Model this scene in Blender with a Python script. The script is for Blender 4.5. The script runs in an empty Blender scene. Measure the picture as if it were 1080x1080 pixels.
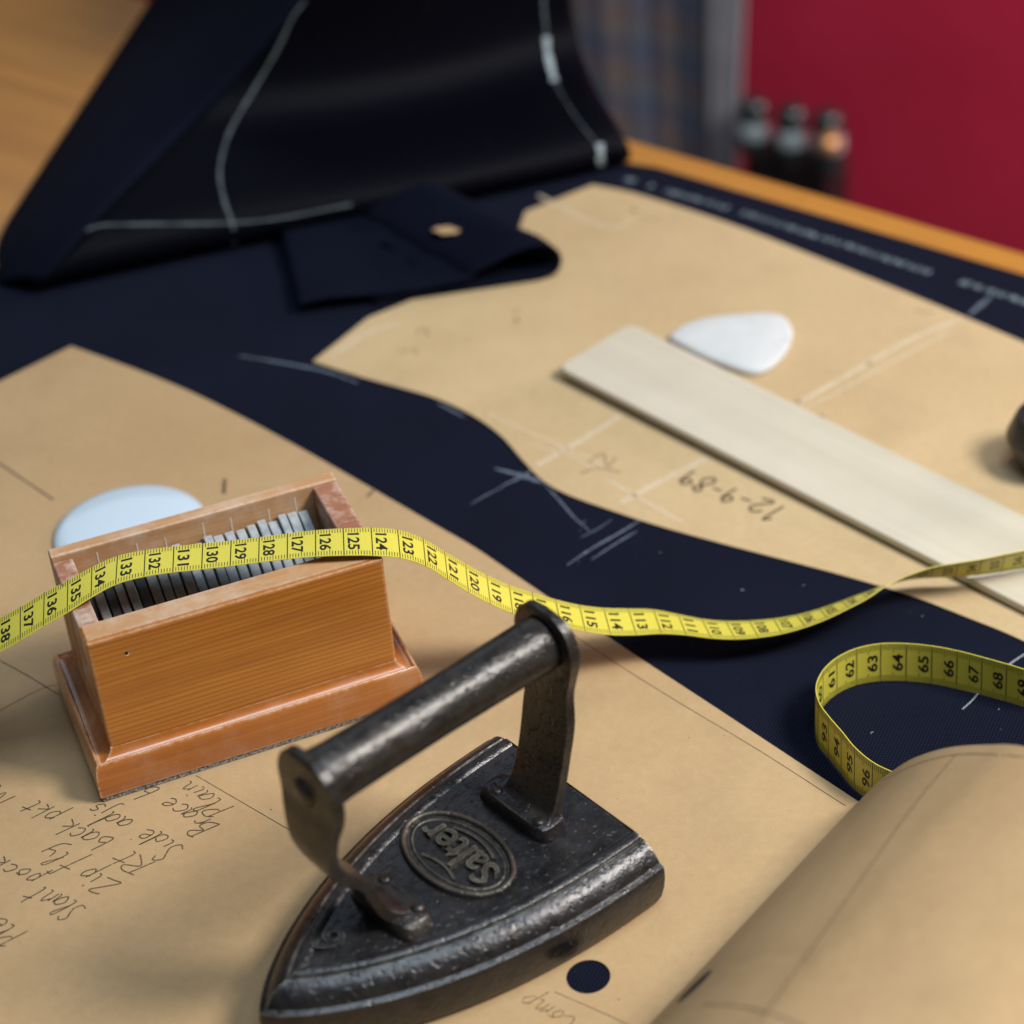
import bpy, bmesh, math, random
import numpy as np
from mathutils import Vector, Matrix

# ------------------------------------------------------------------ scene, camera, world, lamps
S = 0.01                                    # every length below is in centimetres
sc = bpy.context.scene
COL = sc.collection
PITCH, HEIGHT, FPX, OX = 0.64645, 58.0, 2394.0, 276.0

cd = bpy.data.cameras.new('camera'); cam = bpy.data.objects.new('camera', cd); COL.objects.link(cam)
cd.sensor_width = 36; cd.sensor_fit = 'HORIZONTAL'
cd.lens = FPX / 1080 * 36
cd.shift_x = -OX / 1080
cam.location = (0, 0, HEIGHT * S); cam.rotation_euler = (math.pi / 2 - PITCH, 0, 0)
cd.clip_start = 0.02; cd.clip_end = 50
cd.dof.use_dof = True; cd.dof.focus_distance = 0.815; cd.dof.aperture_fstop = 6.2; cd.dof.aperture_blades = 0
sc.camera = cam

w = bpy.data.worlds.new('World'); sc.world = w; w.use_nodes = True
bg = w.node_tree.nodes['Background']; bg.inputs[0].default_value = (0.80, 0.90, 1.0, 1); bg.inputs[1].default_value = 0.09

def area(name, loc, target, size, power, col, sizey=None):
    l = bpy.data.lights.new(name, 'AREA'); l.energy = power; l.color = col
    l.shape = 'RECTANGLE'; l.size = size; l.size_y = sizey or size
    o = bpy.data.objects.new(name, l); COL.objects.link(o)
    o.location = Vector(loc) * S
    o.rotation_euler = (Vector(target) - Vector(loc)).to_track_quat('-Z', 'Y').to_euler()
    return o
area('key_lamp', (78, 46, 108), (0, 78, 0), 0.36, 22.5, (1.0, 0.97, 0.93))
area('ceiling_lamp', (8, 34, 165), (-6, 74, 0), 0.8, 14.5, (0.68, 0.85, 1.0))
area('window_light', (-82, 262, 150), (-15, 80, 0), 1.1, 3.0, (0.62, 0.80, 1.0), 1.0)
area('wall_fill', (110, 150, 40), (48, 205, -75), 0.4, 15, (1.0, 0.90, 0.86))  # added fill that brightens the red wall, not a lamp of the room

sc.view_settings.view_transform = 'Standard'; sc.view_settings.look = 'None'
sc.view_settings.exposure = 0.0; sc.view_settings.gamma = 1.0; sc.view_settings.use_curve_mapping = False
sc.render.engine = 'CYCLES'
sc.cycles.max_bounces = 6

# ------------------------------------------------------------------ helpers
FWD = np.array([0, math.cos(PITCH), -math.sin(PITCH)]); RT = np.array([1.0, 0, 0]); UPV = np.cross(RT, FWD)
CAM = np.array([0, 0, HEIGHT])
def at(x, y, z=0.0):                        # the point at height z seen at pixel (x, y) of the 1080 px photograph
    d = (x - 540 - OX) / FPX * RT - (y - 540) / FPX * UPV + FWD
    return CAM + d * (z - HEIGHT) / d[2]
def seen(P):
    d = np.asarray(P, float) - CAM; z = d @ FWD
    return np.stack([540 + OX + FPX * (d @ RT) / z, 540 - FPX * (d @ UPV) / z], -1)

def smooth_line(pts, n=8, closed=False):    # Catmull-Rom through points of any dimension
    P = np.array(pts, float); out = []
    m = len(P)
    for i in range(m if closed else m - 1):
        p1, p2 = P[i], P[(i + 1) % m]
        p0 = P[i - 1] if (i > 0 or closed) else 2 * p1 - p2
        p3 = P[(i + 2) % m] if (i + 2 < m or closed) else 2 * p2 - p1
        for k in range(n):
            t = k / n
            out.append(0.5 * (2 * p1 + (p2 - p0) * t + (2 * p0 - 5 * p1 + 4 * p2 - p3) * t * t + (3 * p1 - p0 - 3 * p2 + p3) * t ** 3))
    if not closed: out.append(P[-1])
    return np.array(out)

def empty(name, loc, rz=0.0):
    o = bpy.data.objects.new(name, None); COL.objects.link(o)
    o.location = Vector(loc) * S; o.rotation_euler = (0, 0, rz); o.empty_display_size = 0.02
    return o
def tag(o, label=None, cat=None, group=None, kind=None):
    if label: o['label'] = label
    if cat: o['category'] = cat
    if group: o['group'] = group
    if kind: o['kind'] = kind
    elif cat: o['kind'] = 'thing'
    return o
class MB:
    def __init__(s): s.v = []; s.f = []; s.m = []
    def add(s, V, Fc, mi=0):
        b = len(s.v); s.v += [tuple(map(float, p)) for p in V]
        s.f += [tuple(b + i for i in f) for f in Fc]; s.m += [mi] * len(Fc)
    def box(s, x0, y0, z0, x1, y1, z1, mi=0):
        V = [(x, y, z) for z in (z0, z1) for y in (y0, y1) for x in (x0, x1)]
        s.add(V, [(0, 2, 3, 1), (4, 5, 7, 6), (0, 1, 5, 4), (2, 6, 7, 3), (0, 4, 6, 2), (1, 3, 7, 5)], mi)
    def grid(s, G, mi=0, close_u=False):
        n, m = len(G), len(G[0]); V = [p for r in G for p in r]; Fc = []
        for i in range(n - (0 if close_u else 1)):
            for j in range(m - 1):
                a = i * m + j; b = ((i + 1) % n) * m + j
                Fc.append((a, b, b + 1, a + 1))
        s.add(V, Fc, mi)
    def lathe(s, prof, n=32, ctr=(0, 0, 0), axis=(0, 0, 1), mi=0, arc=None):
        ax = Vector(axis).normalized(); q = Vector((0, 0, 1)).rotation_difference(ax)
        G = []
        for i in range(n):
            a = 2 * math.pi * i / n
            G.append([tuple(Vector(ctr) + q @ Vector((r * math.cos(a), r * math.sin(a), h))) for r, h in prof])
        s.grid(G, mi, True)
    def build(s, name, mats, parent=None, smooth=False, world=False, origin=None, bevel=0, seg=2, subsurf=0, merge=True, solid=0, auto=None):
        me = bpy.data.meshes.new(name); V = np.array(s.v, float)
        if parent is not None and world:
            inv = Matrix.Rotation(-parent.rotation_euler[2], 3, 'Z'); L = np.array(parent.location) / S
            V = (V - L) @ np.array(inv).T
        if origin is not None: V = V - np.array(origin, float)
        me.from_pydata((V * S).tolist(), [], s.f)
        mats = mats if isinstance(mats, (list, tuple)) else [mats]
        for m in mats: me.materials.append(m)
        me.polygons.foreach_set('material_index', s.m)
        bm = bmesh.new(); bm.from_mesh(me)
        if merge: bmesh.ops.remove_doubles(bm, verts=bm.verts, dist=1e-6)
        bmesh.ops.recalc_face_normals(bm, faces=bm.faces)
        bm.to_mesh(me); bm.free()
        o = bpy.data.objects.new(name, me); COL.objects.link(o)
        if smooth: me.polygons.foreach_set('use_smooth', [True] * len(me.polygons))
        if parent is not None: o.parent = parent
        if origin is not None: o.location = Vector(origin) * S
        if solid:
            md = o.modifiers.new('thick', 'SOLIDIFY'); md.thickness = solid * S; md.offset = 0
        if bevel:
            md = o.modifiers.new('bevel', 'BEVEL'); md.width = bevel * S; md.segments = seg; md.limit_method = 'ANGLE'; md.angle_limit = math.radians(35)
            md.harden_normals = False
        if subsurf:
            md = o.modifiers.new('sub', 'SUBSURF'); md.levels = md.render_levels = subsurf
        if auto:
            try: me.set_sharp_from_angle(angle=math.radians(auto))
            except Exception: pass
        return o

def flat_sheet(loops, thick):               # a filled 2-D outline with holes, as vertices and faces (top at z = 0)
    cu = bpy.data.curves.new('outline', 'CURVE'); cu.dimensions = '2D'; cu.fill_mode = 'BOTH'; cu.extrude = thick / 2
    for L in loops:
        sp = cu.splines.new('POLY'); sp.points.add(len(L) - 1)
        for p, q in zip(sp.points, L): p.co = (q[0], q[1], 0, 1)
        sp.use_cyclic_u = True
    ob = bpy.data.objects.new('outline', cu)
    me = bpy.data.meshes.new_from_object(ob)
    V = [(v.co.x, v.co.y, v.co.z - thick / 2) for v in me.vertices]; Fc = [tuple(p.vertices) for p in me.polygons]
    bpy.data.objects.remove(ob); bpy.data.meshes.remove(me); bpy.data.curves.remove(cu)
    return V, Fc
def text2d(txt, size=1.0, bold=0.0):                  # letters as 2-D vertices and faces, cap height about 0.7 * size
    cu = bpy.data.curves.new('letters', 'FONT'); cu.body = txt; cu.size = size; cu.resolution_u = 3; cu.offset = bold
    ob = bpy.data.objects.new('letters', cu); me = bpy.data.meshes.new_from_object(ob)
    V = np.array([(v.co.x, v.co.y) for v in me.vertices]); Fc = [tuple(p.vertices) for p in me.polygons]
    bpy.data.objects.remove(ob); bpy.data.meshes.remove(me); bpy.data.curves.remove(cu)
    return V, Fc
def ribbon(mb, P, wd, up=(0, 0, 1), mi=0):  # a thin flat stroke along a polyline; up may be one vector or one per point
    P = np.array(P, float)
    if len(P) < 2: return
    T = np.gradient(P, axis=0); U = np.array(up, float)
    if U.ndim == 1: U = np.repeat(U[None], len(P), 0)
    Sd = np.cross(U, T); Sd /= (np.linalg.norm(Sd, axis=1)[:, None] + 1e-9)
    ww = np.full(len(P), wd) if np.isscalar(wd) else np.array(wd)
    mb.grid([list(map(tuple, P - Sd * ww[:, None] / 2)), list(map(tuple, P + Sd * ww[:, None] / 2))], mi)

# ------------------------------------------------------------------ materials
class NT:
    def __init__(s, name):
        s.mat = bpy.data.materials.new(name); s.mat.use_nodes = True; s.t = s.mat.node_tree; s.N = s.t.nodes
        s.b = s.N['Principled BSDF']; s.out = s.N['Material Output']
    def n(s, typ, **kw):
        o = s.N.new(typ)
        for k, v in kw.items():
            if k.startswith('_'): o.inputs[int(k[1:])].default_value = v
            else: setattr(o, k, v)
        return o
    def l(s, a, b): s.t.links.new(a, b)
    def coord(s, scale=(1, 1, 1), rot=(0, 0, 0), kind='Object'):
        tc = s.n('ShaderNodeTexCoord'); mp = s.n('ShaderNodeMapping'); mp.inputs['Scale'].default_value = scale; mp.inputs['Rotation'].default_value = rot
        s.l(tc.outputs[kind], mp.inputs[0]); return mp.outputs[0]
    def noise(s, vec, scale, detail=4, rough=.55, dist=0):
        o = s.n('ShaderNodeTexNoise'); o.inputs['Scale'].default_value = scale; o.inputs['Detail'].default_value = detail
        o.inputs['Roughness'].default_value = rough; o.inputs['Distortion'].default_value = dist
        s.l(vec, o.inputs['Vector']); return o.outputs['Fac']
    def ramp(s, fac, stops):
        r = s.n('ShaderNodeValToRGB'); e = r.color_ramp.elements
        while len(e) < len(stops): e.new(.5)
        for k, (p, c) in zip(e, stops):
            k.position = p; k.color = tuple(c) + (1,) if len(c) == 3 else c
        s.l(fac, r.inputs[0]); return r.outputs[0]
    def mix(s, fac, a, b, mode='MIX'):
        m = s.n('ShaderNodeMix', data_type='RGBA', blend_type=mode)
        for i, x in ((0, fac), (6, a), (7, b)):
            if hasattr(x, 'is_linked') or hasattr(x, 'links'): s.l(x, m.inputs[i])
            else: m.inputs[i].default_value = (tuple(x) + (1,)) if isinstance(x, (tuple, list)) else x
        return m.outputs[2]
    def math(s, op, a, b=0.0):
        m = s.n('ShaderNodeMath', operation=op)
        for i, x in enumerate((a, b)):
            if hasattr(x, 'links'): s.l(x, m.inputs[i])
            else: m.inputs[i].default_value = x
        return m.outputs[0]
    def bump(s, h, strength, dist):
        b = s.n('ShaderNodeBump'); b.inputs['Strength'].default_value = strength; b.inputs['Distance'].default_value = dist
        s.l(h, b.inputs['Height']); s.l(b.outputs[0], s.b.inputs['Normal'])
    def edge(s, radius, lo, hi):            # worn edges: where the bevelled normal leaves the true one
        bv = s.n('ShaderNodeBevel', samples=6); bv.inputs['Radius'].default_value = radius
        ge = s.n('ShaderNodeNewGeometry'); d = s.n('ShaderNodeVectorMath', operation='DOT_PRODUCT')
        s.l(bv.outputs[0], d.inputs[0]); s.l(ge.outputs['Normal'], d.inputs[1])
        inv = s.math('SUBTRACT', 1.0, d.outputs['Value'])
        mr = s.n('ShaderNodeMapRange'); mr.inputs['From Min'].default_value = lo; mr.inputs['From Max'].default_value = hi
        s.l(inv, mr.inputs['Value']); return mr.outputs[0]
    def set(s, col=None, rough=None, metal=None, spec=None):
        for k, v in (('Base Color', col), ('Roughness', rough), ('Metallic', metal), ('Specular IOR Level', spec)):
            if v is None: continue
            if hasattr(v, 'links'): s.l(v, s.b.inputs[k])
            else: s.b.inputs[k].default_value = (tuple(v) + (1,)) if isinstance(v, tuple) else v
        return s.mat

def plain(name, col, rough=.6, metal=0, spec=.5):
    m = NT(name); v = m.coord(); f = m.noise(v, 90, 5)
    c = m.mix(f, tuple(x * .82 for x in col), tuple(min(1, x * 1.15) for x in col))
    m.bump(f, .15, .0005)
    return m.set(c, rough, metal, spec)

def wood(name, dark, light, scale=1.0, rough=.35, worn=None, axis=0, coat=0.0, rings=1.0, lines=0.0, dust=0.0):
    m = NT(name)
    st = [60 * scale] * 3; st[axis] = 2.2 * scale
    v = m.coord(tuple(st)); f1 = m.noise(v, 1.6, 6, .6, .4)
    st2 = [14 * scale] * 3; st2[axis] = 1.2 * scale
    f2 = m.noise(m.coord(tuple(st2)), 2.0, 3, .5, .6)
    st3 = [260 * scale] * 3; st3[axis] = 9 * scale
    f3 = m.noise(m.coord(tuple(st3)), 1.5, 3, .6)
    f = m.math('ADD', m.math('MULTIPLY', f1, .55 * rings), m.math('ADD', m.math('MULTIPLY', f2, .35), m.math('MULTIPLY', f3, .25)))
    c = m.ramp(f, [(.40, dark), (.72, light)])
    blot = m.noise(m.coord((1, 1, 1)), 35, 4)
    c = m.mix(m.math('MULTIPLY', blot, .35), c, tuple(x * .55 for x in dark))
    if lines:                                # dense resin lines running with the grain
        wv = m.n('ShaderNodeTexWave', wave_type='BANDS', bands_direction='Z', wave_profile='SAW'); wv.inputs['Scale'].default_value = 150
        wv.inputs['Distortion'].default_value = 5.0; wv.inputs['Detail'].default_value = 3; wv.inputs['Detail Scale'].default_value = 1.2
        m.l(m.coord((.05, .5, 1)), wv.inputs['Vector'])
        k = m.ramp(wv.outputs['Fac'], [(.45, (0, 0, 0)), (.85, (1, 1, 1))])
        c = m.mix(m.math('MULTIPLY', k, m.math('MULTIPLY', f2, lines * 1.35)), c, tuple(x * .62 for x in dark))
    if dust:                                 # chalk dust rubbed into the wood
        dn = m.ramp(m.noise(m.coord(), 75, 6, .68), [(.46, (0, 0, 0)), (.66, (dust, dust, dust))])
        c = m.mix(dn, c, (.64, .55, .46))
    r = m.math('ADD', m.math('MULTIPLY', blot, .25), rough - .12)
    if worn:
        e = m.edge(.0022, .012, .13); nz = m.noise(m.coord(), 420, 5, .7)
        nz2 = m.noise(m.coord(), 60, 3)
        k = m.math('MULTIPLY', e, m.ramp(m.math('ADD', m.math('MULTIPLY', nz, .6), m.math('MULTIPLY', nz2, .4)), [(.42, (0, 0, 0)), (.56, (1, 1, 1))]))
        c = m.mix(k, c, worn)
        sc_ = m.noise(m.coord((500, 60, 500)), 1.2, 4, .7)
        k2 = m.ramp(sc_, [(.70, (0, 0, 0)), (.76, (1, 1, 1))])
        c = m.mix(m.math('MULTIPLY', k2, .5), c, worn)
    m.bump(f, .12, .0006)
    if coat:
        m.b.inputs['Coat Weight'].default_value = coat; m.b.inputs['Coat Roughness'].default_value = .24
    return m.set(c, r, 0, .5)

def kraft(name, a, b):
    m = NT(name); v = m.coord()
    big = m.noise(v, 9, 4); fine = m.noise(v, 1500, 3, .7); mid = m.noise(v, 260, 4, .65)
    fib = m.noise(m.coord((300, 2600, 300), (0, 0, .6)), 1, 3, .6)
    f = m.math('ADD', m.math('MULTIPLY', big, .45), m.math('ADD', m.math('MULTIPLY', fine, .34), m.math('MULTIPLY', mid, .25)))
    c = m.ramp(f, [(.40, a), (.64, b)])
    c = m.mix(m.ramp(fib, [(.66, (0, 0, 0)), (.78, (.35, .35, .35))]), c, tuple(x * .62 for x in a))
    spk = m.ramp(m.noise(v, 900, 2, .5), [(.74, (0, 0, 0)), (.80, (.5, .5, .5))])
    c = m.mix(spk, c, (.12, .07, .035))
    sm = m.ramp(m.noise(v, 22, 5, .6), [(.48, (0, 0, 0)), (.78, (.26, .26, .26))])
    c = m.mix(sm, c, tuple(x * .7 for x in a))
    vo = m.n('ShaderNodeTexVoronoi', feature='DISTANCE_TO_EDGE'); vo.inputs['Scale'].default_value = 5.5; vo.inputs['Randomness'].default_value = 1.0
    wob = m.n('ShaderNodeVectorMath', operation='ADD'); nv = m.n('ShaderNodeTexNoise'); nv.inputs['Scale'].default_value = 12; m.l(v, nv.inputs['Vector'])
    sc2 = m.n('ShaderNodeVectorMath', operation='SCALE'); sc2.inputs['Scale'].default_value = .07; m.l(nv.outputs['Color'], sc2.inputs[0]); m.l(v, wob.inputs[0]); m.l(sc2.outputs[0], wob.inputs[1])
    m.l(wob.outputs[0], vo.inputs['Vector'])
    crease = m.ramp(vo.outputs['Distance'], [(0, (0, 0, 0)), (.035, (1, 1, 1))])
    crease = m.mix(m.ramp(m.noise(v, 7, 2), [(.48, (1, 1, 1)), (.60, (0, 0, 0))]), crease, (1, 1, 1))
    m.bump(m.math('ADD', m.math('MULTIPLY', fine, .4), m.math('ADD', m.math('MULTIPLY', big, 9.0), m.math('MULTIPLY', crease, 1.1))), .25, .0006)
    return m.set(c, m.math('ADD', m.math('MULTIPLY', mid, .2), .45), 0, .35)

def twill(name, a, b, sheen=.0, rough=.85, spec=.05):
    m = NT(name); v = m.coord()
    def wave(rot, scale):
        wv = m.n('ShaderNodeTexWave', wave_type='BANDS', bands_direction='X', wave_profile='SIN'); wv.inputs['Scale'].default_value = scale
        wv.inputs['Distortion'].default_value = 1.2; wv.inputs['Detail'].default_value = 2; wv.inputs['Detail Scale'].default_value = .6
        m.l(m.coord((1, 1, 1), (0, 0, rot)), wv.inputs['Vector']); return wv.outputs['Fac']
    w1 = wave(.35, 250); w2 = wave(.35 + 1.15, 250)
    wv = m.math('MULTIPLY', w1, w2)
    nz = m.noise(v, 1400, 3, .6); big = m.noise(v, 14, 4)
    f = m.math('ADD', m.math('MULTIPLY', wv, .62), m.math('ADD', m.math('MULTIPLY', nz, .35), m.math('MULTIPLY', big, .25)))
    c = m.ramp(f, [(.22, a), (.95, b)])
    lint = m.ramp(m.noise(v, 520, 2, .4), [(.77, (0, 0, 0)), (.80, (.4, .4, .4))])
    c = m.mix(lint, c, (.10, .11, .14))
    m.bump(m.math('ADD', wv, m.math('MULTIPLY', nz, .4)), .5, .0004)
    m.b.inputs['Sheen Weight'].default_value = sheen; m.b.inputs['Sheen Roughness'].default_value = .4; m.b.inputs['Sheen Tint'].default_value = (.4, .5, .9, 1)
    return m.set(c, rough, 0, spec)

def stroke_mat(name, col, cover=.5, scale=900, soft=.12):  # dry broken marks: chalk, pencil
    m = NT(name); v = m.coord(); f = m.noise(v, scale, 4, .65); g = m.noise(v, 60, 2)
    k = m.ramp(m.math('ADD', m.math('MULTIPLY', f, .7), m.math('MULTIPLY', g, .3)), [(.5 - cover * .3 - soft, (0, 0, 0)), (.5 - cover * .3 + soft, (1, 1, 1))])
    k2 = m.math('MULTIPLY', k, min(1, cover + .35))
    m.l(k2, m.b.inputs['Alpha']); return m.set(col, .85, 0, .2)

M = {}
M['table'] = wood('table_wood', (.38, .148, .022), (.56, .25, .043), 1.0, .35, None, 0, .3)
M['kraft'] = kraft('kraft_paper', (.40, .258, .126), (.495, .335, .175))
M['kraft2'] = kraft('pattern_paper', (.45, .318, .165), (.56, .41, .228))
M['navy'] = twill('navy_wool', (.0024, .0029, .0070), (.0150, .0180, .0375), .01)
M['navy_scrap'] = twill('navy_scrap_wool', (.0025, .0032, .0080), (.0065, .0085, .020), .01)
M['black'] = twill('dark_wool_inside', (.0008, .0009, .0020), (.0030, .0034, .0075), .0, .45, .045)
M['chalk'] = stroke_mat('chalk_mark', (.46, .53, .56), .35, 500)
M['chalk_dim'] = stroke_mat('dim_chalk_mark', (.17, .20, .215), .30, 420, .25)
M['chalk_faint'] = stroke_mat('faint_chalk_mark', (.30, .36, .46), .20, 1300, .32)
M['chalk_paper'] = stroke_mat('chalk_on_paper', (.72, .60, .42), .42, 700, .22)
M['pencil'] = stroke_mat('pencil_mark', (.075, .055, .04), .42)
M['ink'] = stroke_mat('brown_ink', (.05, .032, .02), .6)
M['pencil_faint'] = stroke_mat('faint_pencil_mark', (.14, .095, .05), .28)

# ------------------------------------------------------------------ setting: floor and wall
EDGE0 = np.array([-7.6, 110.81, 0.0]); ED = np.array([.8603, -.5098, 0.0]); EN = np.array([.5098, .8603, 0.0])   # the table's far edge
def edge_pt(e, n, z): return EDGE0 + ED * e + EN * n + np.array([0, 0, z])
FLOOR = -90.0
mb = MB()
mb.add([edge_pt(-260, -260, FLOOR), edge_pt(260, -260, FLOOR), edge_pt(260, 122, FLOOR), edge_pt(-260, 122, FLOOR)], [(0, 1, 2, 3)])
tag(mb.build('floor', plain('floor_boards', (.10, .06, .04), .6)), kind='structure')
m = NT('red_wall_paint'); v = m.coord(); f = m.noise(v, 3.0, 4); g = m.noise(v, 60, 5)
M['red'] = m.set(m.ramp(m.math('ADD', m.math('MULTIPLY', f, .75), m.math('MULTIPLY', g, .25)), [(.3, (.48, .018, .052)), (.7, (.66, .030, .085))]), .5, 0, .4)
mb = MB()
G = [[edge_pt(e, n, z) for z in (FLOOR, 70)] for e, n in ((-240, 120), (240, 120))]
mb.grid(G)
G = [[edge_pt(e, n, z) for z in (FLOOR, 70)] for e, n in ((-240, 124), (240, 124))]
mb.grid(G)
mb.add([edge_pt(-240, 120, 70), edge_pt(240, 120, 70), edge_pt(240, 124, 70), edge_pt(-240, 124, 70)], [(0, 1, 2, 3)])
tag(mb.build('wall', M['red']), kind='structure')

# ------------------------------------------------------------------ work table
ZT, ZC = -0.20, -0.06                        # table top and cloth top; the pattern paper lies at z = 0
rot = math.atan2(ED[1], ED[0])
tb = empty('work_table', edge_pt(-10, -60, FLOOR), rot)
tag(tb, 'long varnished orange wooden work table covered by cloth and paper', 'table')
mb = MB(); mb.box(-100, -60, -4 - .2 - FLOOR, 100, 60, ZT - FLOOR)
mb.build('tabletop', M['table'], tb, bevel=.35, seg=3)
for sx in (-94, 94):
    for sy in (-54, 54):
        mb = MB(); mb.box(sx - 3, sy - 3, 0, sx + 3, sy + 3, -4.2 - FLOOR); mb.build('leg', M['table'], tb, bevel=.3)
mb = MB()
mb.box(-91, -55, -12 - FLOOR, 91, -53, -4.2 - FLOOR); mb.box(-91, 53, -12 - FLOOR, 91, 55, -4.2 - FLOOR)
mb.box(-95, -51, -12 - FLOOR, -93, 51, -4.2 - FLOOR); mb.box(93, -51, -12 - FLOOR, 95, 51, -4.2 - FLOOR)
mb.build('apron', M['table'], tb)

# ------------------------------------------------------------------ navy cloth: flat sheet and the thick fold thrown back over it
FL, FR = np.array([-37.03, 93.83, 0.0]), np.array([-8.91, 106.85, 0.0])
fd = (FR - FL) / np.linalg.norm(FR - FL); fb = np.array([-fd[1], fd[0], 0.0])
cloth = empty('navy_cloth', (-10, 85, ZC))
tag(cloth, 'dark navy wool cloth spread on the table with one end thrown back in a fold', 'cloth')
off = -2.25
corner = FR + fd * 3.0 + fb * 4
fr_edge = edge_pt((FR - EDGE0) @ ED + 2.0, off, 0)
far = [edge_pt(75, off, 0), fr_edge]
outline = [far[0], far[1], FR + fb * 3.5 - fd * 2, FL + fb * 3.5 - fd * 30, FL - fd * 30 - fb * 5, np.array([-75, 60, 0]), np.array([-70, 20, 0]), np.array([30, 20, 0]), np.array([75, 55, 0])]
mb = MB(); Vs, Fs = flat_sheet([[p[:2] for p in outline]], .12); mb.add([(x, y, z + ZC) for x, y, z in Vs], Fs)
mb.build('flat_sheet', M['navy'], cloth, world=True)

# the fold: profile back from the fold line (d) and up (z)
PROF = smooth_line([(3.5, .10), (1.6, .12), (.3, .35), (-.35, 1.0), (-.1, 1.8), (.8, 2.35), (2.2, 2.7), (4.0, 2.95), (5.6, 3.2), (6.9, 3.8), (7.7, 5.0), (8.0, 7.0), (7.9, 9.5), (7.5, 13), (6.9, 18), (6.2, 25)], 5)
def fold_pt(u, d, z):
    t = max(0.0, min(1.0, u / 31.0))
    rise = 1.0 + .10 * math.sin(t * 5.0 + .6)
    return FL + fd * u + fb * (d + .5 * math.sin(u * .22) * min(1, z / 4)) + np.array([0, 0, ZC + z * rise])
def border(u0, d, z, poly, lo, hi):          # the u where the profile line meets a border drawn in the picture
    ys = [p[1] for p in poly]; xs = [p[0] for p in poly]
    for _ in range(40):
        mid = (lo + hi) / 2; q = seen(fold_pt(mid, d, z))
        if q[0] < np.interp(q[1], ys, xs): lo = mid
        else: hi = mid
    return (lo + hi) / 2
RB = [(590, -80), (600, 0), (612, 55), (628, 98), (650, 132), (664, 158), (664, 175), (656, 188), (650, 260)]
CB = [(392, -80), (320, 0), (250, 80), (175, 160), (110, 225), (50, 290), (20, 312), (0, 330)]
rows = []
for d, z in PROF:
    u1 = border(0, d, z, RB, 5, 45); u0 = border(0, d, z, CB, -15, 30)
    rows.append((d, z, u0, u1))
NU = 40
FG = np.array([[fold_pt(u0 + (u1 - u0) * j / NU, d, z) for j in range(NU + 1)] for d, z, u0, u1 in rows])
mb = MB(); mb.grid(FG.tolist())
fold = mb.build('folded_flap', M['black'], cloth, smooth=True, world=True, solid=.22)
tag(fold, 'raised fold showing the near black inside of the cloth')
# left border strip of the fold, turned outwards and running down to the table
LB = [(0, 250), (40, 187), (80, 125), (120, 62), (160, 0), (200, -62)]
mb = MB(); G = []
crest = FG[14:, 0]
base = smooth_line([at(x, y, ZC + .15) for x, y in [(2, 300), (0, 255), (40, 187), (80, 125), (120, 62), (160, 0), (200, -62), (230, -110)]], 6)
cs = np.linspace(0, 1, len(crest)); bs = np.linspace(0, 1, len(base))
for i in range(40):
    t = i / 39
    a = np.array([np.interp(t, bs, base[:, k]) for k in range(3)]); b = np.array([np.interp(t, cs, crest[:, k]) for k in range(3)])
    row = []
    for j in range(13):
        s = j / 12; p = a + (b - a) * s; p[2] += .9 * math.sin(math.pi * s) * min(1, t * 2 + .2); row.append(tuple(p))
    G.append(row)
mb.grid(G)
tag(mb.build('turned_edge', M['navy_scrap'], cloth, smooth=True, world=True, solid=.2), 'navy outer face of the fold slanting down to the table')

def on_grid(G3, N3, pts, lift):              # picture points -> points on a surface grid
    P = G3.reshape(-1, 3); Q = seen(P); dep = (P - CAM) @ FWD; out = []; nn = []
    Nn = N3.reshape(-1, 3)
    for x, y in pts:
        d2 = (Q[:, 0] - x) ** 2 + (Q[:, 1] - y) ** 2
        k = np.argsort(d2)[:4]; wgt = 1 / (d2[k] + .5); wgt /= wgt.sum()
        p = (P[k] * wgt[:, None]).sum(0); n = (Nn[k] * wgt[:, None]).sum(0); n /= np.linalg.norm(n)
        out.append(p + n * lift); nn.append(n)
    return np.array(out), np.array(nn)
def dense(Gr, nu, nv):
    a = np.array([[Gr[int(i)][int(j)] * (1 - (i % 1)) * (1 - (j % 1)) + Gr[min(int(i) + 1, len(Gr) - 1)][int(j)] * (i % 1) * (1 - (j % 1))
                   + Gr[int(i)][min(int(j) + 1, len(Gr[0]) - 1)] * (1 - (i % 1)) * (j % 1) + Gr[min(int(i) + 1, len(Gr) - 1)][min(int(j) + 1, len(Gr[0]) - 1)] * (i % 1) * (j % 1)
                   for j in np.linspace(0, len(Gr[0]) - 1, nv)] for i in np.linspace(0, len(Gr) - 1, nu)])
    du = np.gradient(a, axis=0); dv = np.gradient(a, axis=1); n = np.cross(dv, du); n /= np.linalg.norm(n, axis=2)[..., None] + 1e-9
    tocam = CAM - a; s = np.sign((n * tocam).sum(2)); return a, n * s[..., None]
DG, DN = dense(FG[12:], 150, 160)
mb = MB()
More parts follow.
